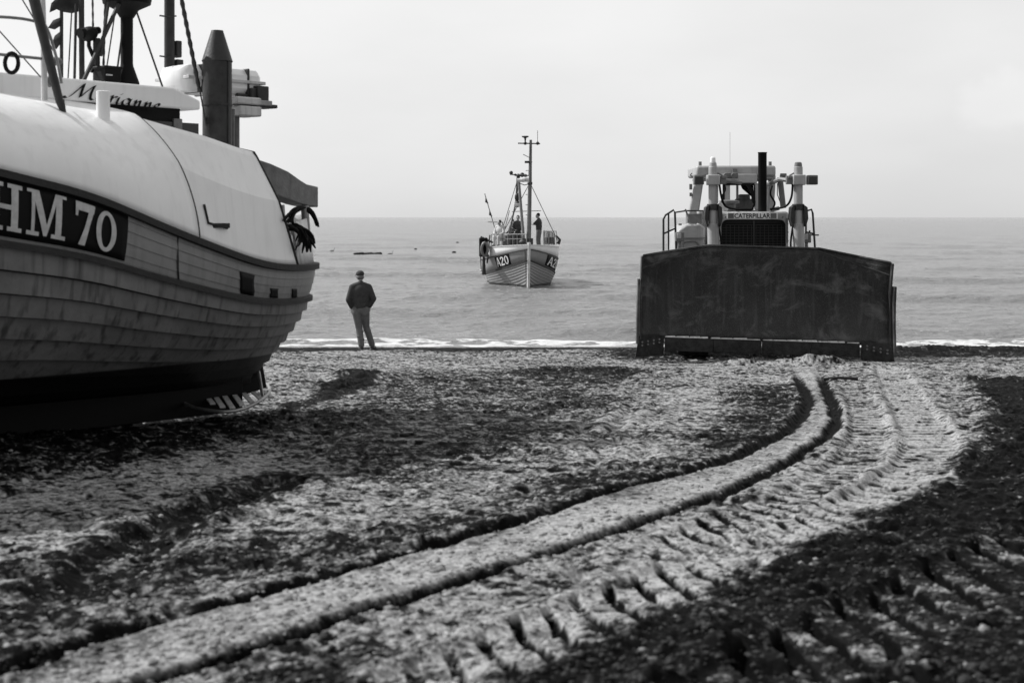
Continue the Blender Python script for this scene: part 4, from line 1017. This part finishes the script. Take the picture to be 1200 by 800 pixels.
crew(601, 296, 69.2, 2.2, 'crewman in dark jacket half hidden behind the man in oilskins', Jd, dict(skin='skin', top='jumper', leg='oil', hair='hair'), s_=.93)
Js = dict(Jd); Js.update(pelvis=(0, 0, .5), chest=(0, .08, .82), neck=(0, .1, 1.0), head=(0, .14, 1.15), shL=(-.19, .08, .95), shR=(.19, .08, .95), elL=(-.26, .16, .68), wrL=(-.16, .36, .58), elR=(.26, .16, .68), wrR=(.16, .36, .58), hipL=(-.09, .02, .46), hipR=(.09, .02, .46), knL=(-.12, .42, .47), knR=(.12, .42, .47), anL=(-.12, .42, .10), anR=(.12, .42, .10))
crew(587, 289, 68.5, 2.6, 'crewman in pale shirt sitting low by the left hand rail', Js, dict(skin='skin', top='pale_cloth', leg='pale_cloth', hair='black'))
q = MB(); c_ = W(587, 287.5, 68.55); q.box((0, 0, .0), (.42, .34, .24)); o = q.build('fish_box', 'white_dirty', None, bevel=.02); o.location = c_+Vector((0, .0, .32)); tag(o, 'plastic fish box under the crewman sitting on the floating boat', 'fish box')

# ------------------------------------------------------------------ the bulldozer
R0 = Vector((4.76, 27.0, .47))
dozer = empty('bulldozer', R0, 0, 'pale crawler bulldozer with a wide dark blade parked on the sand facing inland', 'bulldozer')
def D(px, py, d): return W(px, py, d)-R0
# blade: built along x, then tilted
tilt = Matrix.Rotation(math.radians(1.6), 3, 'Y') @ Matrix.Rotation(math.radians(-3.5), 3, 'Z')
xw = 2.31
def top_h(x):
    ax = abs(x)
    return 2.12 if ax < 1.05 else 2.12-.22*(ax-1.05)/(xw-1.05)
def yoff(x):
    ax = abs(x); return 0 if ax < 1.78 else -(ax-1.78)*.75
def curve(k):                              # concave mouldboard depth over its height fraction
    return .26*(4*(k-.5)**2)*-.55+.02
def bl(x, k, zlo=.34, zhi=None, dy=0):
    z = zlo+((zhi if zhi is not None else top_h(x))-zlo)*k
    return tilt @ Vector((x, yoff(x)+curve(k)+dy, z))+Vector((0.0, .25, .02))
xs = [-xw, -2.1, -1.8, -1.76, -1.4, -1.05, -.7, -.35, 0, .35, .7, 1.05, 1.4, 1.76, 1.8, 2.1, xw]
q = MB(); q.loft([[bl(x, k/14) for k in range(15)] for x in xs], close=False); blade = q.build('blade', 'blade', dozer, solid=-.05, angle=22)
q = MB()                                   # rolled top lip and spill-guard crease
q.loft([[bl(x, 1)+Vector((0, -.03, -.0)), bl(x, 1)+Vector((0, -.03, .035)), bl(x, 1)+Vector((0, .07, .035)), bl(x, 1)+Vector((0, .07, 0))] for x in xs]); q.build('blade_lip', 'blade', blade, bevel=.006)
q = MB()
for sgn in (1, -1):
    q.tube([bl(sgn*1.02, .985)+Vector((0, -.0, 0)), bl(sgn*1.75, .92), bl(sgn*2.3, .86)], .012, 6)
q.tube([bl(-1.02, .985), bl(1.02, .985)], .012, 6)
q.build('weld_crease', 'weld', blade)
for sgn in (1, -1):
    q = MB(); e0 = [bl(sgn*xw, k) for k in (0, .2, .4, .6, .8, 1)]
    poly = [p+Vector((0, -.10, 0)) for p in e0]+[p+Vector((0, .12, 0)) for p in e0[::-1]]
    q.prism(poly, (sgn*.035, 0, 0)); q.build('end_plate', 'blade', blade, bevel=.006)
    q = MB(); e1 = [bl(sgn*(xw+.05), k) for k in (-.05, .25, .5, .73)]
    q.prism([p+Vector((0, -.16, 0)) for p in e1]+[p+Vector((0, .02, 0)) for p in e1[::-1]], (sgn*.045, 0, 0)); q.build('wear_plate', 'blade', blade, bevel=.006)
    # end bit
    q = MB(); p0 = [(sgn*1.86, .40), (sgn*2.35, .40), (sgn*2.41, .0), (sgn*1.86, .02)]
    q.prism([tilt @ Vector((x, yoff(x)-.20, z))+Vector((.0, .25, .02)) for x, z in p0], (0, .05, 0)); eb = q.build('end_bit', 'edge', blade, bevel=.008)
    q = MB()
    for i in range(4):
        for z in (.33, .27): 
            x = sgn*(1.95+.11*i); c = tilt @ Vector((x, yoff(x)-.215, z-.015*i))+Vector((.0, .25, .02)); q.tube([c, c+Vector((0, .03, 0))], .019, 10)
    q.build('bolt_heads', 'cat_dark', eb)
for (x0, x1) in ((-1.84, -.92), (-.915, -.005), (.005, .915), (.92, 1.84)):
    q = MB(); q.prism([tilt @ Vector((x, -.19, z))+Vector((.0, .25, .02)) for x, z in ((x0, .36), (x1, .36), (x1, .10), (x0, .10))], (0, .05, 0)); q.build('cutting_edge', 'edge', blade, bevel=.006)
random.seed(5)
q = MB(); x = -1.84
while x < 1.8:                              # bright worn band above the cutting edge, broken up
    w_ = random.uniform(.05, .3); h_ = random.uniform(.012, .035)
    q.prism([tilt @ Vector((a, -.196, z))+Vector((.0, .25, .02)) for a, z in ((x, .362), (x+w_, .362), (x+w_*.95, .362+h_), (x+w_*.1, .362+h_*.8))], (0, .07, 0)); x += w_+random.choice((0, 0, .015, .05))
q.build('worn_ledge', 'worn', blade)
# back of the blade, push arms
q = MB(); q.box((.03, .52, 1.1), (3.6, .16, 1.2)); q.build('blade_backing', 'cat_dark', dozer, bevel=.03)
for sgn in (1, -1):
    q = MB(); q.tube([Vector((.1+sgn*1.9, .6, .55)), Vector((.1+sgn*1.85, 3.6, .6))], .14, 8); q.build('push_arm', 'cat', dozer)
# crawler tracks
cx = .10
def oval(L_, Hh, n=80):
    out = []; r = Hh/2; st_ = L_-Hh; per = 2*st_+2*PI*r
    for i in range(n):
        s_ = per*i/n
        if s_ < st_: out.append((s_, Hh, (1, 0)))
        elif s_ < st_+PI*r: a = (s_-st_)/r; out.append((st_+r*math.sin(a), r+r*math.cos(a), (math.cos(a), -math.sin(a))))
        elif s_ < 2*st_+PI*r: out.append((st_-(s_-st_-PI*r), 0, (-1, 0)))
        else: a = (s_-2*st_-PI*r)/r; out.append((-r*math.sin(a), r-r*math.cos(a), (-math.cos(a), math.sin(a))))
    return out
for sgn in (1, -1):
    q = MB(); tx = cx+sgn*1.22
    ov = oval(4.4, 1.25, 44)
    for y, z, (ty, tz) in ov:
        R_ = Matrix.Rotation(math.atan2(tz, ty), 3, 'X'); c = Vector((tx, y+1.7, z+.03))
        q.box(c, (.62, .235, .04), R_); nrm = R_ @ Vector((0, 0, 1)); q.box(c+nrm*.05, (.62, .02, .07), R_)
    trk = q.build('track', 'edge', dozer)
    q = MB(); q.box((tx, 3.3, .62), (.34, 3.4, .5)); q.build('track_frame', 'cat', trk, bevel=.04)
    for wy, wr_ in ((1.72, .5), (4.85, .52)):
        q = MB(); q.tube([(tx-.2, wy, .66), (tx+.2, wy, .66)], wr_, 28); q.build('track_wheel', 'cat_dark', trk, bevel=.02)
# hood and radiator grille
dg_ = 28.7
hx0, hx1 = D(841, 250, dg_).x, D(925, 250, dg_).x; hc_ = (hx0+hx1)/2; hw = hx1-hx0; ht = D(880, 248, dg_).z
q = MB(); q.box((hc_, 2.75, (ht+.8)/2), (hw, 2.0, ht-.8)); hood = q.build('hood', 'cat', dozer, bevel=.05)
gt = D(880, 257.5, dg_).z; gx0, gx1 = D(846, 260, dg_).x, D(921, 260, dg_).x
q = MB(); gp_ = []
for i in range(7): a = PI/2*i/6; gp_.append((gx1-.12+.12*math.cos(a), gt-.12+.12*math.sin(a)))
for i in range(7): a = PI/2+PI/2*i/6; gp_.append((gx0+.12+.12*math.cos(a), gt-.12+.12*math.sin(a)))
gp_ += [(gx0, .9), (gx1, .9)]
q.prism([Vector((x, 1.72, z)) for x, z in gp_], (0, .06, 0)); grl = q.build('radiator_grille', 'black', hood)
q = MB()
for i in range(26): z = gt-.05-.055*i; q.box((hc_, 1.715, z), (gx1-gx0-(.2 if i < 2 else .04), .012, .010))
for i in range(14): x = gx0+(gx1-gx0)*(i+1)/15; q.box((x, 1.712, (gt+.95)/2-.05), (.008, .01, gt-1.05))
q.box(((gx0+gx1)/2-.0, 1.70, (gt+.9)/2), (.03, .012, gt-.95)); q.build('grille_mesh', 'grid', grl)
# nameplate
zt1, zt0 = D(880, 249.2, 28.6).z, D(880, 256.6, 28.6).z
q = MB(); q.box((D(883, 250, 28.6).x, 1.715, (zt0+zt1)/2), (D(913, 0, 28.6).x-D(853, 0, 28.6).x, .02, zt1-zt0)); plate = q.build('name_plate', 'white_hull', hood, bevel=.004)
for x in (857.5, 907.5): q = MB(); q.box((D(x, 250, 28.6).x, 1.70, (zt0+zt1)/2), (.115, .012, (zt1-zt0)*.8)); q.build('plate_square', 'cat_dark', plate)
cu = bpy.data.curves.new('t', 'FONT'); cu.body = 'CATERPILLAR'; cu.align_x = 'CENTER'; cu.align_y = 'CENTER'; cu.size = 1; cu.offset = .018
to = bpy.data.objects.new('t', cu); COL.objects.link(to); bpy.context.view_layer.update(); dm = to.dimensions.copy()
me = bpy.data.meshes.new_from_object(to.evaluated_get(bpy.context.evaluated_depsgraph_get())); bpy.data.objects.remove(to)
me.name = 'plate_lettering'; tw_ = D(903.5, 0, 28.6).x-D(861.5, 0, 28.6).x; hh_ = (zt1-zt0)*.74
cap_ = max(v.co.y for v in me.vertices)-min(v.co.y for v in me.vertices); cy_ = (max(v.co.y for v in me.vertices)+min(v.co.y for v in me.vertices))/2
for v in me.vertices: v.co = Vector((D(882.5, 0, 28.6).x+v.co.x*tw_/dm.x, 1.700, (zt0+zt1)/2+(v.co.y-cy_)*hh_/cap_))
me.materials.clear(); me.materials.append(M['black']); to = bpy.data.objects.new('plate_lettering', me); COL.objects.link(to); to.parent = plate
# lift cylinders with lamps
for sgn, px in ((-1, 835.5), (1, 935.5)):
    d = 28.3; x0 = D(px, 250, d).x; y_ = d-27
    def z_(py): return D(px, py, d).z
    q = MB(); q.tube([(x0+.02, y_-.05, z_(330)), (x0, y_, z_(263)), (x0, y_, z_(262))], [.115, .115, .10], 20); q.tube([(x0, y_, z_(262)), (x0-.0, y_, z_(196)), (x0, y_, z_(195))], [.09, .088, .07], 20); lc = q.build('lift_cylinder', 'cat', dozer)
    q = MB()
    for dx in (-1, 1): q.prism([Vector((x0+dx*.15, y_-.05, z_(h))) for h in ()] or [Vector((x0+dx*(.09), y_-.12, z_(240))), Vector((x0+dx*.165, y_-.12, z_(243))), Vector((x0+dx*.18, y_-.12, z_(256))), Vector((x0+dx*.13, y_-.12, z_(266))), Vector((x0+dx*.11, y_-.12, z_(262)))], (0, .26, 0))
    q.tube([(x0, y_, z_(246)), (x0, y_, z_(239))], .12, 18); q.build('trunnion', 'steel_dark', lc, bevel=.01)
    q = MB(); q.box((x0, y_-.02, z_(211)), (.25, .26, z_(205)-z_(217))); q.build('cylinder_head', 'cat', lc, bevel=.02)
    q = MB(); q.tube([(x0, y_, z_(198)), (x0, y_, z_(191)), (x0, y_, z_(190))], [.085, .07, .05], 14); q.build('cylinder_cap', 'cat' if sgn < 0 else 'cat_dark', lc)
    if sgn < 0: q = MB(); q.tube([(x0, y_, z_(190)), (x0, y_, z_(185)), (x0, y_, z_(184))], [.055, .05, .03], 14); q.build('beacon', 'white_hull', lc)
    xl = x0-.29 if sgn < 0 else x0+.27
    q = MB(); q.box((xl, y_-.02, z_(211)), (.20, .2, .19)); lm_ = q.build('work_lamp', 'cat_dark', lc, bevel=.015)
    q = MB(); q.box((xl, y_-.125, z_(211.5)), (.155, .012, .14)); q.build('lens', 'glass', lm_, bevel=.01)
    q = MB(); xs_ = [x0+(.2 if sgn < 0 else -.18)]
    q.box((xs_[0], y_, z_(211)), (.12, .14, .17)); q.box((xs_[0]+.0, y_-.08, z_(208)), (.07, .03, .05)); q.tube([(xs_[0], y_, z_(206)), (x0, y_, z_(200))], .015); q.build('cylinder_valve', 'cat_dark', lc, bevel=.01)
    # hydraulic hoses
    s2 = -sgn
    q = MB(); q.tube(spline([(x0+s2*.12, y_-.05, z_(216)), (x0+s2*.16, y_-.1, z_(232)), (x0+s2*.26, y_, z_(242)), (x0+s2*.5, y_+.3, z_(245))], 8), .022, 8); q.tube(spline([(x0+s2*.1, y_, z_(262)), (x0+s2*.16, y_-.05, z_(285)), (x0+s2*.12, y_, z_(300))], 6), .02, 8); q.build('hydraulic_hose', 'rubber', lc)
# crossbar between cylinder heads and cab
q = MB(); q.tube([D(846, 211, 28.4), D(868, 214, 29)], .04, 8); q.tube([D(900, 216, 29.2), D(915, 210, 28.6), D(928, 212, 28.4)], .045, 8); q.build('hose_bracket', 'cat_dark', dozer)
q = MB(); q.tube([D(914, 208, 28.9), D(918, 244, 28.9)], .06, 10); q.tube([D(913, 244, 28.9), D(905, 246, 28.9)], .04, 8); q.tube([D(911, 215, 28.8), D(911, 228, 28.8), D(914, 236, 28.8)], .01, 6); q.build('steering_column', 'cat_dark', dozer)
q = MB(); q.box(D(918, 205, 28.9), (.12, .1, .06)); q.tube([D(914, 207, 28.9), D(922, 206, 28.9)], .03); q.build('breather', 'cat_dark', dozer, bevel=.01)
# exhaust
q = MB(); c = D(893.5, 250, 29.0); zt2 = D(893, 178.5, 29.0).z
q.tube([(c.x, c.y, c.z-.1), (c.x, c.y, zt2-.02), (c.x, c.y, zt2), (c.x, c.y, zt2), (c.x, c.y, zt2-.3)], [.088, .088, .10, .08, .075], 22); q.build('exhaust_stack', 'black', dozer)
# air precleaner
q = MB(); c = D(854.5, 248, 29.2)
q.tube([(c.x, c.y, c.z-.1), (c.x, c.y, c.z+.16), (c.x, c.y, c.z+.17), (c.x, c.y, c.z+.22), (c.x, c.y, c.z+.24)], [.13, .13, .21, .21, .1], 20); q.build('air_cleaner', 'cat_dark', dozer)
q = MB(); q.tube(spline([D(842, 238, 28.9), D(848, 244, 28.9), D(852, 247, 28.9)], 5), .05, 8); q.build('intake_elbow', 'white_dirty', dozer)
# cab: roll-over frame, pillars, glass
dc0, dc1 = 30.2, 31.7
rx0, rx1 = D(816, 200, dc0).x, D(909.5, 200, dc0).x
q = MB(); q.box(((rx0+rx1)/2, (dc0+dc1)/2-27, D(0, 200.5, dc0).z), (rx1-rx0, dc1-dc0, D(0, 194, dc0).z-D(0, 207, dc0).z)); rops = q.build('roll_over_frame', 'cat', dozer, bevel=.05)
q = MB(); z1 = D(0, 207, dc0).z
for (xa, ya, xb, yb_, r0_, r1_) in ((820, 205, 812, 252, .17, .22), (905, 205, 902, 250, .12, .13)):
    q = MB(); a2, b2 = D(xa, ya, dc0+.3), D(xb, yb_, dc0+.3)
    q.loft([[a2+Vector((sx_*r0_/2*1.0, sy_, 0)) for sx_, sy_ in ((-1, -.12), (1, -.12), (1, .12), (-1, .12))], [a2.lerp(b2, .35)+Vector((sx_*r0_/2*1.15, sy_, 0)) for sx_, sy_ in ((-1, -.12), (1, -.12), (1, .12), (-1, .12))], [b2+Vector((sx_*r1_/2, sy_, 0)) for sx_, sy_ in ((-1, -.12), (1, -.12), (1, .12), (-1, .12))], [b2+Vector((sx_*r1_/2, sy_, -.9)) for sx_, sy_ in ((-1, -.12), (1, -.12), (1, .12), (-1, .12))]])
    q.build('frame_leg', 'cat', rops, bevel=.03)
q = MB(); 
for x in (820.5, 902.5): q.tube([D(x, 195, 30.5), D(x, 189.5, 30.5)], .035, 10)
q.build('roof_bolt', 'cat_dark', rops)
q = MB(); q.box(D(861, 200.5, 30.15), (.1, .08, .09)); q.build('roof_lamp', 'cat_dark', rops)
# inner cab
cab = MB(); dcb = 30.0
def cz(y): return D(0, y, dcb).z
def cxx(x): return D(x, 0, dcb).x
cab.box(((cxx(846)+cxx(884))/2, 3.1, (cz(204)+cz(215))/2), (cxx(886)-cxx(842), .3, cz(204)-cz(215)))
cb = cab.build('cab_visor', 'cat', dozer, bevel=.02)
q = MB(); q.box((cxx(862), 3.9, (cz(246)+.9)/2), (1.55, 1.5, cz(246)-.9)); q.build('cab_body', 'cat', dozer, bevel=.04)
q = MB(); q.box((cxx(864), 3.8, cz(209)), (1.5, 1.5, .06)); q.build('cab_roof', 'cat_dark', dozer, bevel=.02)
q = MB(); fr_ = [(848, 216), (884, 216), (884, 240), (881, 246), (848, 246)]
q.tube([D(x, y, 29.95) for x, y in fr_+[fr_[0]]], .025, 8); q.tube([D(876, 216, 29.95), D(882, 226, 29.95), D(883.5, 238, 29.95)], .04, 8); q.build('window_frame', 'black', cb)
for c3, s3 in ((D(852, 229, 30.0), (.12, .1, .5)), (D(887, 231, 30.0), (.10, .1, .52)), (D(840, 231, 31.3), (.06, .06, .6)), (D(864, 231, 31.4), (.05, .06, .6)), (D(893, 231, 31.3), (.3, .06, .6))):
    q = MB(); q.box(c3, s3); q.build('cab_pillar', 'cat', cb, bevel=.012)
q = MB(); q.prism([D(x, y, 30.6) for x, y in ((868, 216), (883, 216), (883, 232), (878, 228), (870, 221))], (0, .05, 0)); q.build('sun_blind', 'black', cb)
q = MB(); q.box(D(872, 240, 31), (.42, .12, .26)); q.box(D(872, 232, 31), (.26, .1, .16)); q.build('driver_seat', 'steel_mid', dozer, bevel=.04)
gm = bpy.data.materials.new('clear_glass'); gm.use_nodes = True; b_ = gm.node_tree.nodes['Principled BSDF']; b_.inputs['Transmission Weight'].default_value = 1; b_.inputs['IOR'].default_value = 1.05; b_.inputs['Roughness'].default_value = .02; b_.inputs['Base Color'].default_value = (.85, .85, .85, 1)
q = MB(); q.box((cxx(866), 29.97-27, cz(231)), (cxx(883)-cxx(849), .008, .5)); q.build('windscreen', gm, cb)
q = MB()
for (x, y) in ((850, 254.5), (917, 254.5)): q.tube([D(x, y, 28.66)+Vector((0, 0, 0)), D(x, y, 28.66)+Vector((0, -.03, 0))], .018, 8)
for y in (262, 272, 282):
    for x in (843.5, 922.8): q.tube([D(x, y, 28.66), D(x, y, 28.66)+Vector((0, -.03, 0))], .02, 8)
q.build('hood_bolts', 'cat_dark', hood)
q = MB(); q.box(D(922, 270, 28.62), (.05, .03, .5)); q.build('hood_hinge', 'cat_dark', hood, bevel=.005)
q = MB(); q.tube(spline([D(848, 214, 28.5), D(850, 222, 28.7), D(846, 232, 28.9), D(848, 246, 29)], 6), .018, 7); q.build('hydraulic_hose', 'rubber', dozer)
q = MB(); q.tube(spline([D(905, 218, 29.1), D(903, 228, 29), D(908, 238, 29), D(904, 247, 29)], 6), .02, 7); q.build('hydraulic_hose', 'rubber', dozer)
q = MB(); q.box(D(857, 206, 28.9), (.26, .12, .12)); q.tube([D(851, 206, 28.8), D(851, 206, 28.7)], .06, 12); q.tube([D(860, 206, 28.8), D(860, 206, 28.7)], .06, 12); q.build('twin_lamps', 'cat_dark', dozer, bevel=.01)
q = MB()
for k in range(3): q.box(D(952, 250, 29.3)+Vector((-.05, .2+.3*k, -.45-.3*k)), (.45, .06, .03))
q.build('steps', 'cat_dark', dozer)
# left tank and fender, right step box
q = MB(); 
rings = []
for y_, s_ in ((2.2, .92), (2.25, 1), (3.7, 1), (3.75, .92)):
    x0, x1 = D(791, 0, 29.3).x, D(826, 0, 29.3).x; zt_, zb_ = D(0, 263, 29.3).z, .9
    m_ = (x0+x1)/2
    rings.append([Vector((m_+(x-m_)*s_, y_, z)) for x, z in ((x0, zb_), (x0, zt_-.22), (x0+.06, zt_-.12), (x0+.22, zt_-.01), (x1-.1, zt_), (x1, zt_-.06), (x1, zb_))])
q.loft(rings); tank = q.build('fuel_tank', 'cat', dozer, bevel=.03)
q = MB(); q.tube(spline([D(800, 290, 29.15), D(802, 284, 29.15), D(815, 283, 29.15), D(820, 290, 29.15)], 6), .02, 8); q.box(D(812, 279, 29.18), (.5, .03, .015)); q.tube([D(797, 262, 29.3), D(797, 264, 29.3)], .035, 8); q.build('tank_fittings', 'cat_dark', tank)
q = MB(); q.box(D(813, 256, 29.8), (.3, .3, .2)); q.tube(spline([D(803, 245, 29.5), D(805, 250, 29.5), D(808, 258, 29.5)], 5), .02, 8); q.build('pillar_foot', 'cat_dark', dozer, bevel=.02)
for (px, py, sgn) in ((796.5, 277.5, -1), (945, 279, 1)):
    q = MB(); q.box(D(px, py, 28.9), (.17, .14, .19)); l_ = q.build('headlight', 'cat_dark', dozer, bevel=.015); q = MB(); q.box(D(px-.5, py-1, 28.82), (.09, .02, .11)); q.build('lens', 'lens', l_, bevel=.01)
    q = MB(); q.tube([D(px, py+5, 28.9), D(px+sgn*1, py+14, 28.9), D(px, py+30, 28.9)], .03, 8); q.build('light_bracket', 'steel_mid', l_)
q = MB(); q.box((D(950, 0, 29.3).x-.12, 2.95, 1.2), (.75, 1.5, .9)); q.build('battery_box', 'cat', dozer, bevel=.03)
for pts_, mids in ((((777.5, 296), (777.5, 257), (780, 252), (789.5, 246), (791, 250), (792.5, 296)), [((777.5, 274), (790.5, 268)), ((783.5, 250), (783.5, 293))]),
                   (((955.5, 297), (952.5, 250), (951, 245.5), (946, 247), (944.5, 250), (944.5, 297)), [((945, 272), (954, 274)), ((945, 290), (949, 270))])):
    q = MB(); q.tube([D(x, y, 29.2) for x, y in pts_], .022, 8)
    for a2, b2 in mids: q.tube([D(*a2, 29.2), D(*b2, 29.2)], .018, 8)
    q.tube([D(*pts_[0], 29.2), D(pts_[0][0], pts_[0][1]+25, 29.2)], .022, 8); q.tube([D(*pts_[-1], 29.2), D(pts_[-1][0], pts_[-1][1]+25, 29.2)], .022, 8)
    q.build('hand_rail', 'steel_dark', dozer)
q = MB(); q.tube([D(791, 249, 29.2), D(804, 247, 29.6), D(824, 247, 29.6), D(824, 257, 29.6)], .016, 6); q.build('grab_rail', 'steel_dark', dozer)
q = MB(); q.tube([D(855.5, 195, 31), D(855.5, 155, 31)], .004, 5); q.build('aerial', 'cat', dozer)
q = MB(); q.tube([D(811, 203, 30.3), D(809, 205, 30.3), D(812, 208, 30.3)], .015, 6); q.box(D(809.5, 219, 30.4), (.06, .05, .12)); q.box(D(809.5, 228, 30.4), (.05, .05, .08)); q.build('mirror', 'cat_dark', rops)

# ------------------------------------------------------------------ small things on the water and sand
q = MB()
for i in range(9): q.tube([(-1.0+.24*i, -.15, .10), (-1.0+.24*i+.2, .1, .12)], .14+.02*(i % 3), 8)
q.box((0, 0, .02), (2.1, .5, .16)); o = q.build('float', 'black', None, bevel=.01); o.location = W(430, 300.5, 116)*1.0; o.location.z = .02
tag(o, 'low dark row of floats lying on the water left of the floating boat', 'float')
for k, (px, py, lb) in enumerate(((457, 299.5, 'small dark buoy with a bent stick, just right of the low dark floats'), (389, 295.5, 'small dark buoy with a bent stick, left of the low dark floats'), (487, 292.5, 'tiny dark buoy between the low dark floats and the floating boat, nearer the floats'), (536, 285, 'tiny dark buoy left of the floating boat, the farther of two'), (532, 296.5, 'tiny dark buoy left of the floating boat, the nearer of two'))):
    d = CZ/((py-HY)/F); q = MB(); sc = (.26, .22, .14, .2, .2)[k]
    q.ball((0, 0, .05), (sc, sc*.7, sc*.6)); 
    if k < 2: q.tube([(-.5, 0, .03), (-.1, 0, .12), (.5, 0, .04)], .035, 6); q.tube([(.1, 0, .05), (.25, 0, .4)], .02, 6)
    o = q.build('buoy', 'black', None); o.location = W(px, py, d); o.location.z = 0; tag(o, lb, 'buoy', 'buoys on the water')
x_, y_ = G(985, 445.5); q = MB(); zz = float(beach(np.array([x_]), np.array([y_]))[0][0]); q.tube([(-.26, 0, .03), (0, .02, .05), (.26, -.01, .04)], .022, 7); o = q.build('driftwood_stick', 'rail', None); o.location = (x_, y_, zz+.01); tag(o, 'thin dark stick lying on the sand in front of the blade', 'stick')

# ------------------------------------------------------------------ light, sky, camera
SUN_EL = math.radians(42); az = math.radians(-72)           # azimuth from +Y, negative = left
sd_ = Vector((math.sin(az)*math.cos(SUN_EL), math.cos(az)*math.cos(SUN_EL), math.sin(SUN_EL)))
su = bpy.data.lights.new('sun', 'SUN'); su.energy = 3.8; su.angle = math.radians(1.0); su.color = (1, 1, 1)
so = bpy.data.objects.new('sun', su); COL.objects.link(so); so.rotation_euler = sd_.to_track_quat('Z', 'Y').to_euler()
w = bpy.data.worlds.new('World'); S.world = w; w.use_nodes = True; nt = w.node_tree; N = nt.nodes; L = nt.links
bg = N['Background']; sky = N.new('ShaderNodeTexSky'); sky.sky_type = 'NISHITA'; sky.sun_disc = False
sky.sun_elevation = SUN_EL; sky.sun_rotation = az; sky.air_density = 1.0; sky.dust_density = 4.0
bw = N.new('ShaderNodeRGBToBW'); L.new(sky.outputs[0], bw.inputs[0])
pw = N.new('ShaderNodeMath'); pw.operation = 'POWER'; pw.inputs[1].default_value = .10; L.new(bw.outputs[0], pw.inputs[0])
tc = N.new('ShaderNodeTexCoord'); mp = N.new('ShaderNodeMapping'); mp.inputs['Scale'].default_value = (1.2, 1.2, 3.5); L.new(tc.outputs['Generated'], mp.inputs['Vector'])
cn = N.new('ShaderNodeTexNoise'); cn.inputs['Scale'].default_value = 2.4; cn.inputs['Detail'].default_value = 7; cn.inputs['Roughness'].default_value = .5; L.new(mp.outputs[0], cn.inputs['Vector'])
cm = N.new('ShaderNodeMapRange'); cm.inputs['From Min'].default_value = .3; cm.inputs['From Max'].default_value = .75; cm.inputs['To Min'].default_value = .91; cm.inputs['To Max'].default_value = 1.06; L.new(cn.outputs['Fac'], cm.inputs['Value'])
mu = N.new('ShaderNodeMath'); mu.operation = 'MULTIPLY'; L.new(pw.outputs[0], mu.inputs[0]); L.new(cm.outputs[0], mu.inputs[1])
# a small puff of cloud low on the right
cd = W(1172, 118, 1)-Vector((0, 0, CZ)); cd.normalize()
vs_ = N.new('ShaderNodeVectorMath'); vs_.operation = 'SUBTRACT'; vs_.inputs[1].default_value = cd; L.new(tc.outputs['Generated'], vs_.inputs[0])
vm = N.new('ShaderNodeMapping'); vm.inputs['Scale'].default_value = (30, 30, 42); L.new(vs_.outputs[0], vm.inputs['Vector'])
vl = N.new('ShaderNodeVectorMath'); vl.operation = 'LENGTH'; L.new(vm.outputs[0], vl.inputs[0])
pn3 = N.new('ShaderNodeTexNoise'); pn3.inputs['Scale'].default_value = 45; pn3.inputs['Detail'].default_value = 5; L.new(tc.outputs['Generated'], pn3.inputs['Vector'])
pa = N.new('ShaderNodeMath'); pa.operation = 'MULTIPLY_ADD'; pa.inputs[1].default_value = 1.6; L.new(pn3.outputs['Fac'], pa.inputs[0]); L.new(vl.outputs['Value'], pa.inputs[2])
pr = N.new('ShaderNodeMapRange'); pr.inputs['From Min'].default_value = 1.25; pr.inputs['From Max'].default_value = 1.9; pr.inputs['To Min'].default_value = .05; pr.inputs['To Max'].default_value = 0; pr.interpolation_type = 'SMOOTHSTEP'; L.new(pa.outputs[0], pr.inputs['Value'])
ad = N.new('ShaderNodeMath'); ad.operation = 'MULTIPLY_ADD'; L.new(mu.outputs[0], ad.inputs[0]); L.new(pr.outputs[0], ad.inputs[1]); L.new(mu.outputs[0], ad.inputs[2])
# haze glare: brighter on the side of the sun, darker behind
gd = Vector((math.sin(math.radians(-16)), math.cos(math.radians(-16)), .12)).normalized()
dt = N.new('ShaderNodeVectorMath'); dt.operation = 'DOT_PRODUCT'; dt.inputs[1].default_value = gd; L.new(tc.outputs['Generated'], dt.inputs[0])
gr_ = N.new('ShaderNodeMapRange'); gr_.inputs['From Min'].default_value = -.5; gr_.inputs['From Max'].default_value = 1; gr_.inputs['To Min'].default_value = .62; gr_.inputs['To Max'].default_value = 1; L.new(dt.outputs['Value'], gr_.inputs['Value'])
gm_ = N.new('ShaderNodeMath'); gm_.operation = 'MULTIPLY'; L.new(ad.outputs[0], gm_.inputs[0]); L.new(gr_.outputs[0], gm_.inputs[1]); ad = gm_
# neutral, hazy sky: everything is black and white
cmb = N.new('ShaderNodeCombineColor'); 
for i in range(3): L.new(ad.outputs[0], cmb.inputs[i])
L.new(cmb.outputs[0], bg.inputs['Color']); bg.inputs['Strength'].default_value = SKY = .64
cam = bpy.data.cameras.new('camera'); co = bpy.data.objects.new('camera', cam); COL.objects.link(co); S.camera = co
co.location = (0, 0, CZ); co.rotation_euler = (PI/2, 0, 0); cam.sensor_width = 36; cam.lens = 50.0; cam.shift_y = -(400-HY)/1200
cam.clip_end = 9000; cam.clip_start = .1
cam.dof.use_dof = True; cam.dof.focus_distance = 29; cam.dof.aperture_fstop = 2.8
S.render.engine = 'CYCLES'; S.render.resolution_x = 1024; S.render.resolution_y = 682
S.view_settings.view_transform = 'Standard'; S.view_settings.look = 'None'; S.view_settings.exposure = .32; S.view_settings.gamma = 1
S.cycles.max_bounces = 6
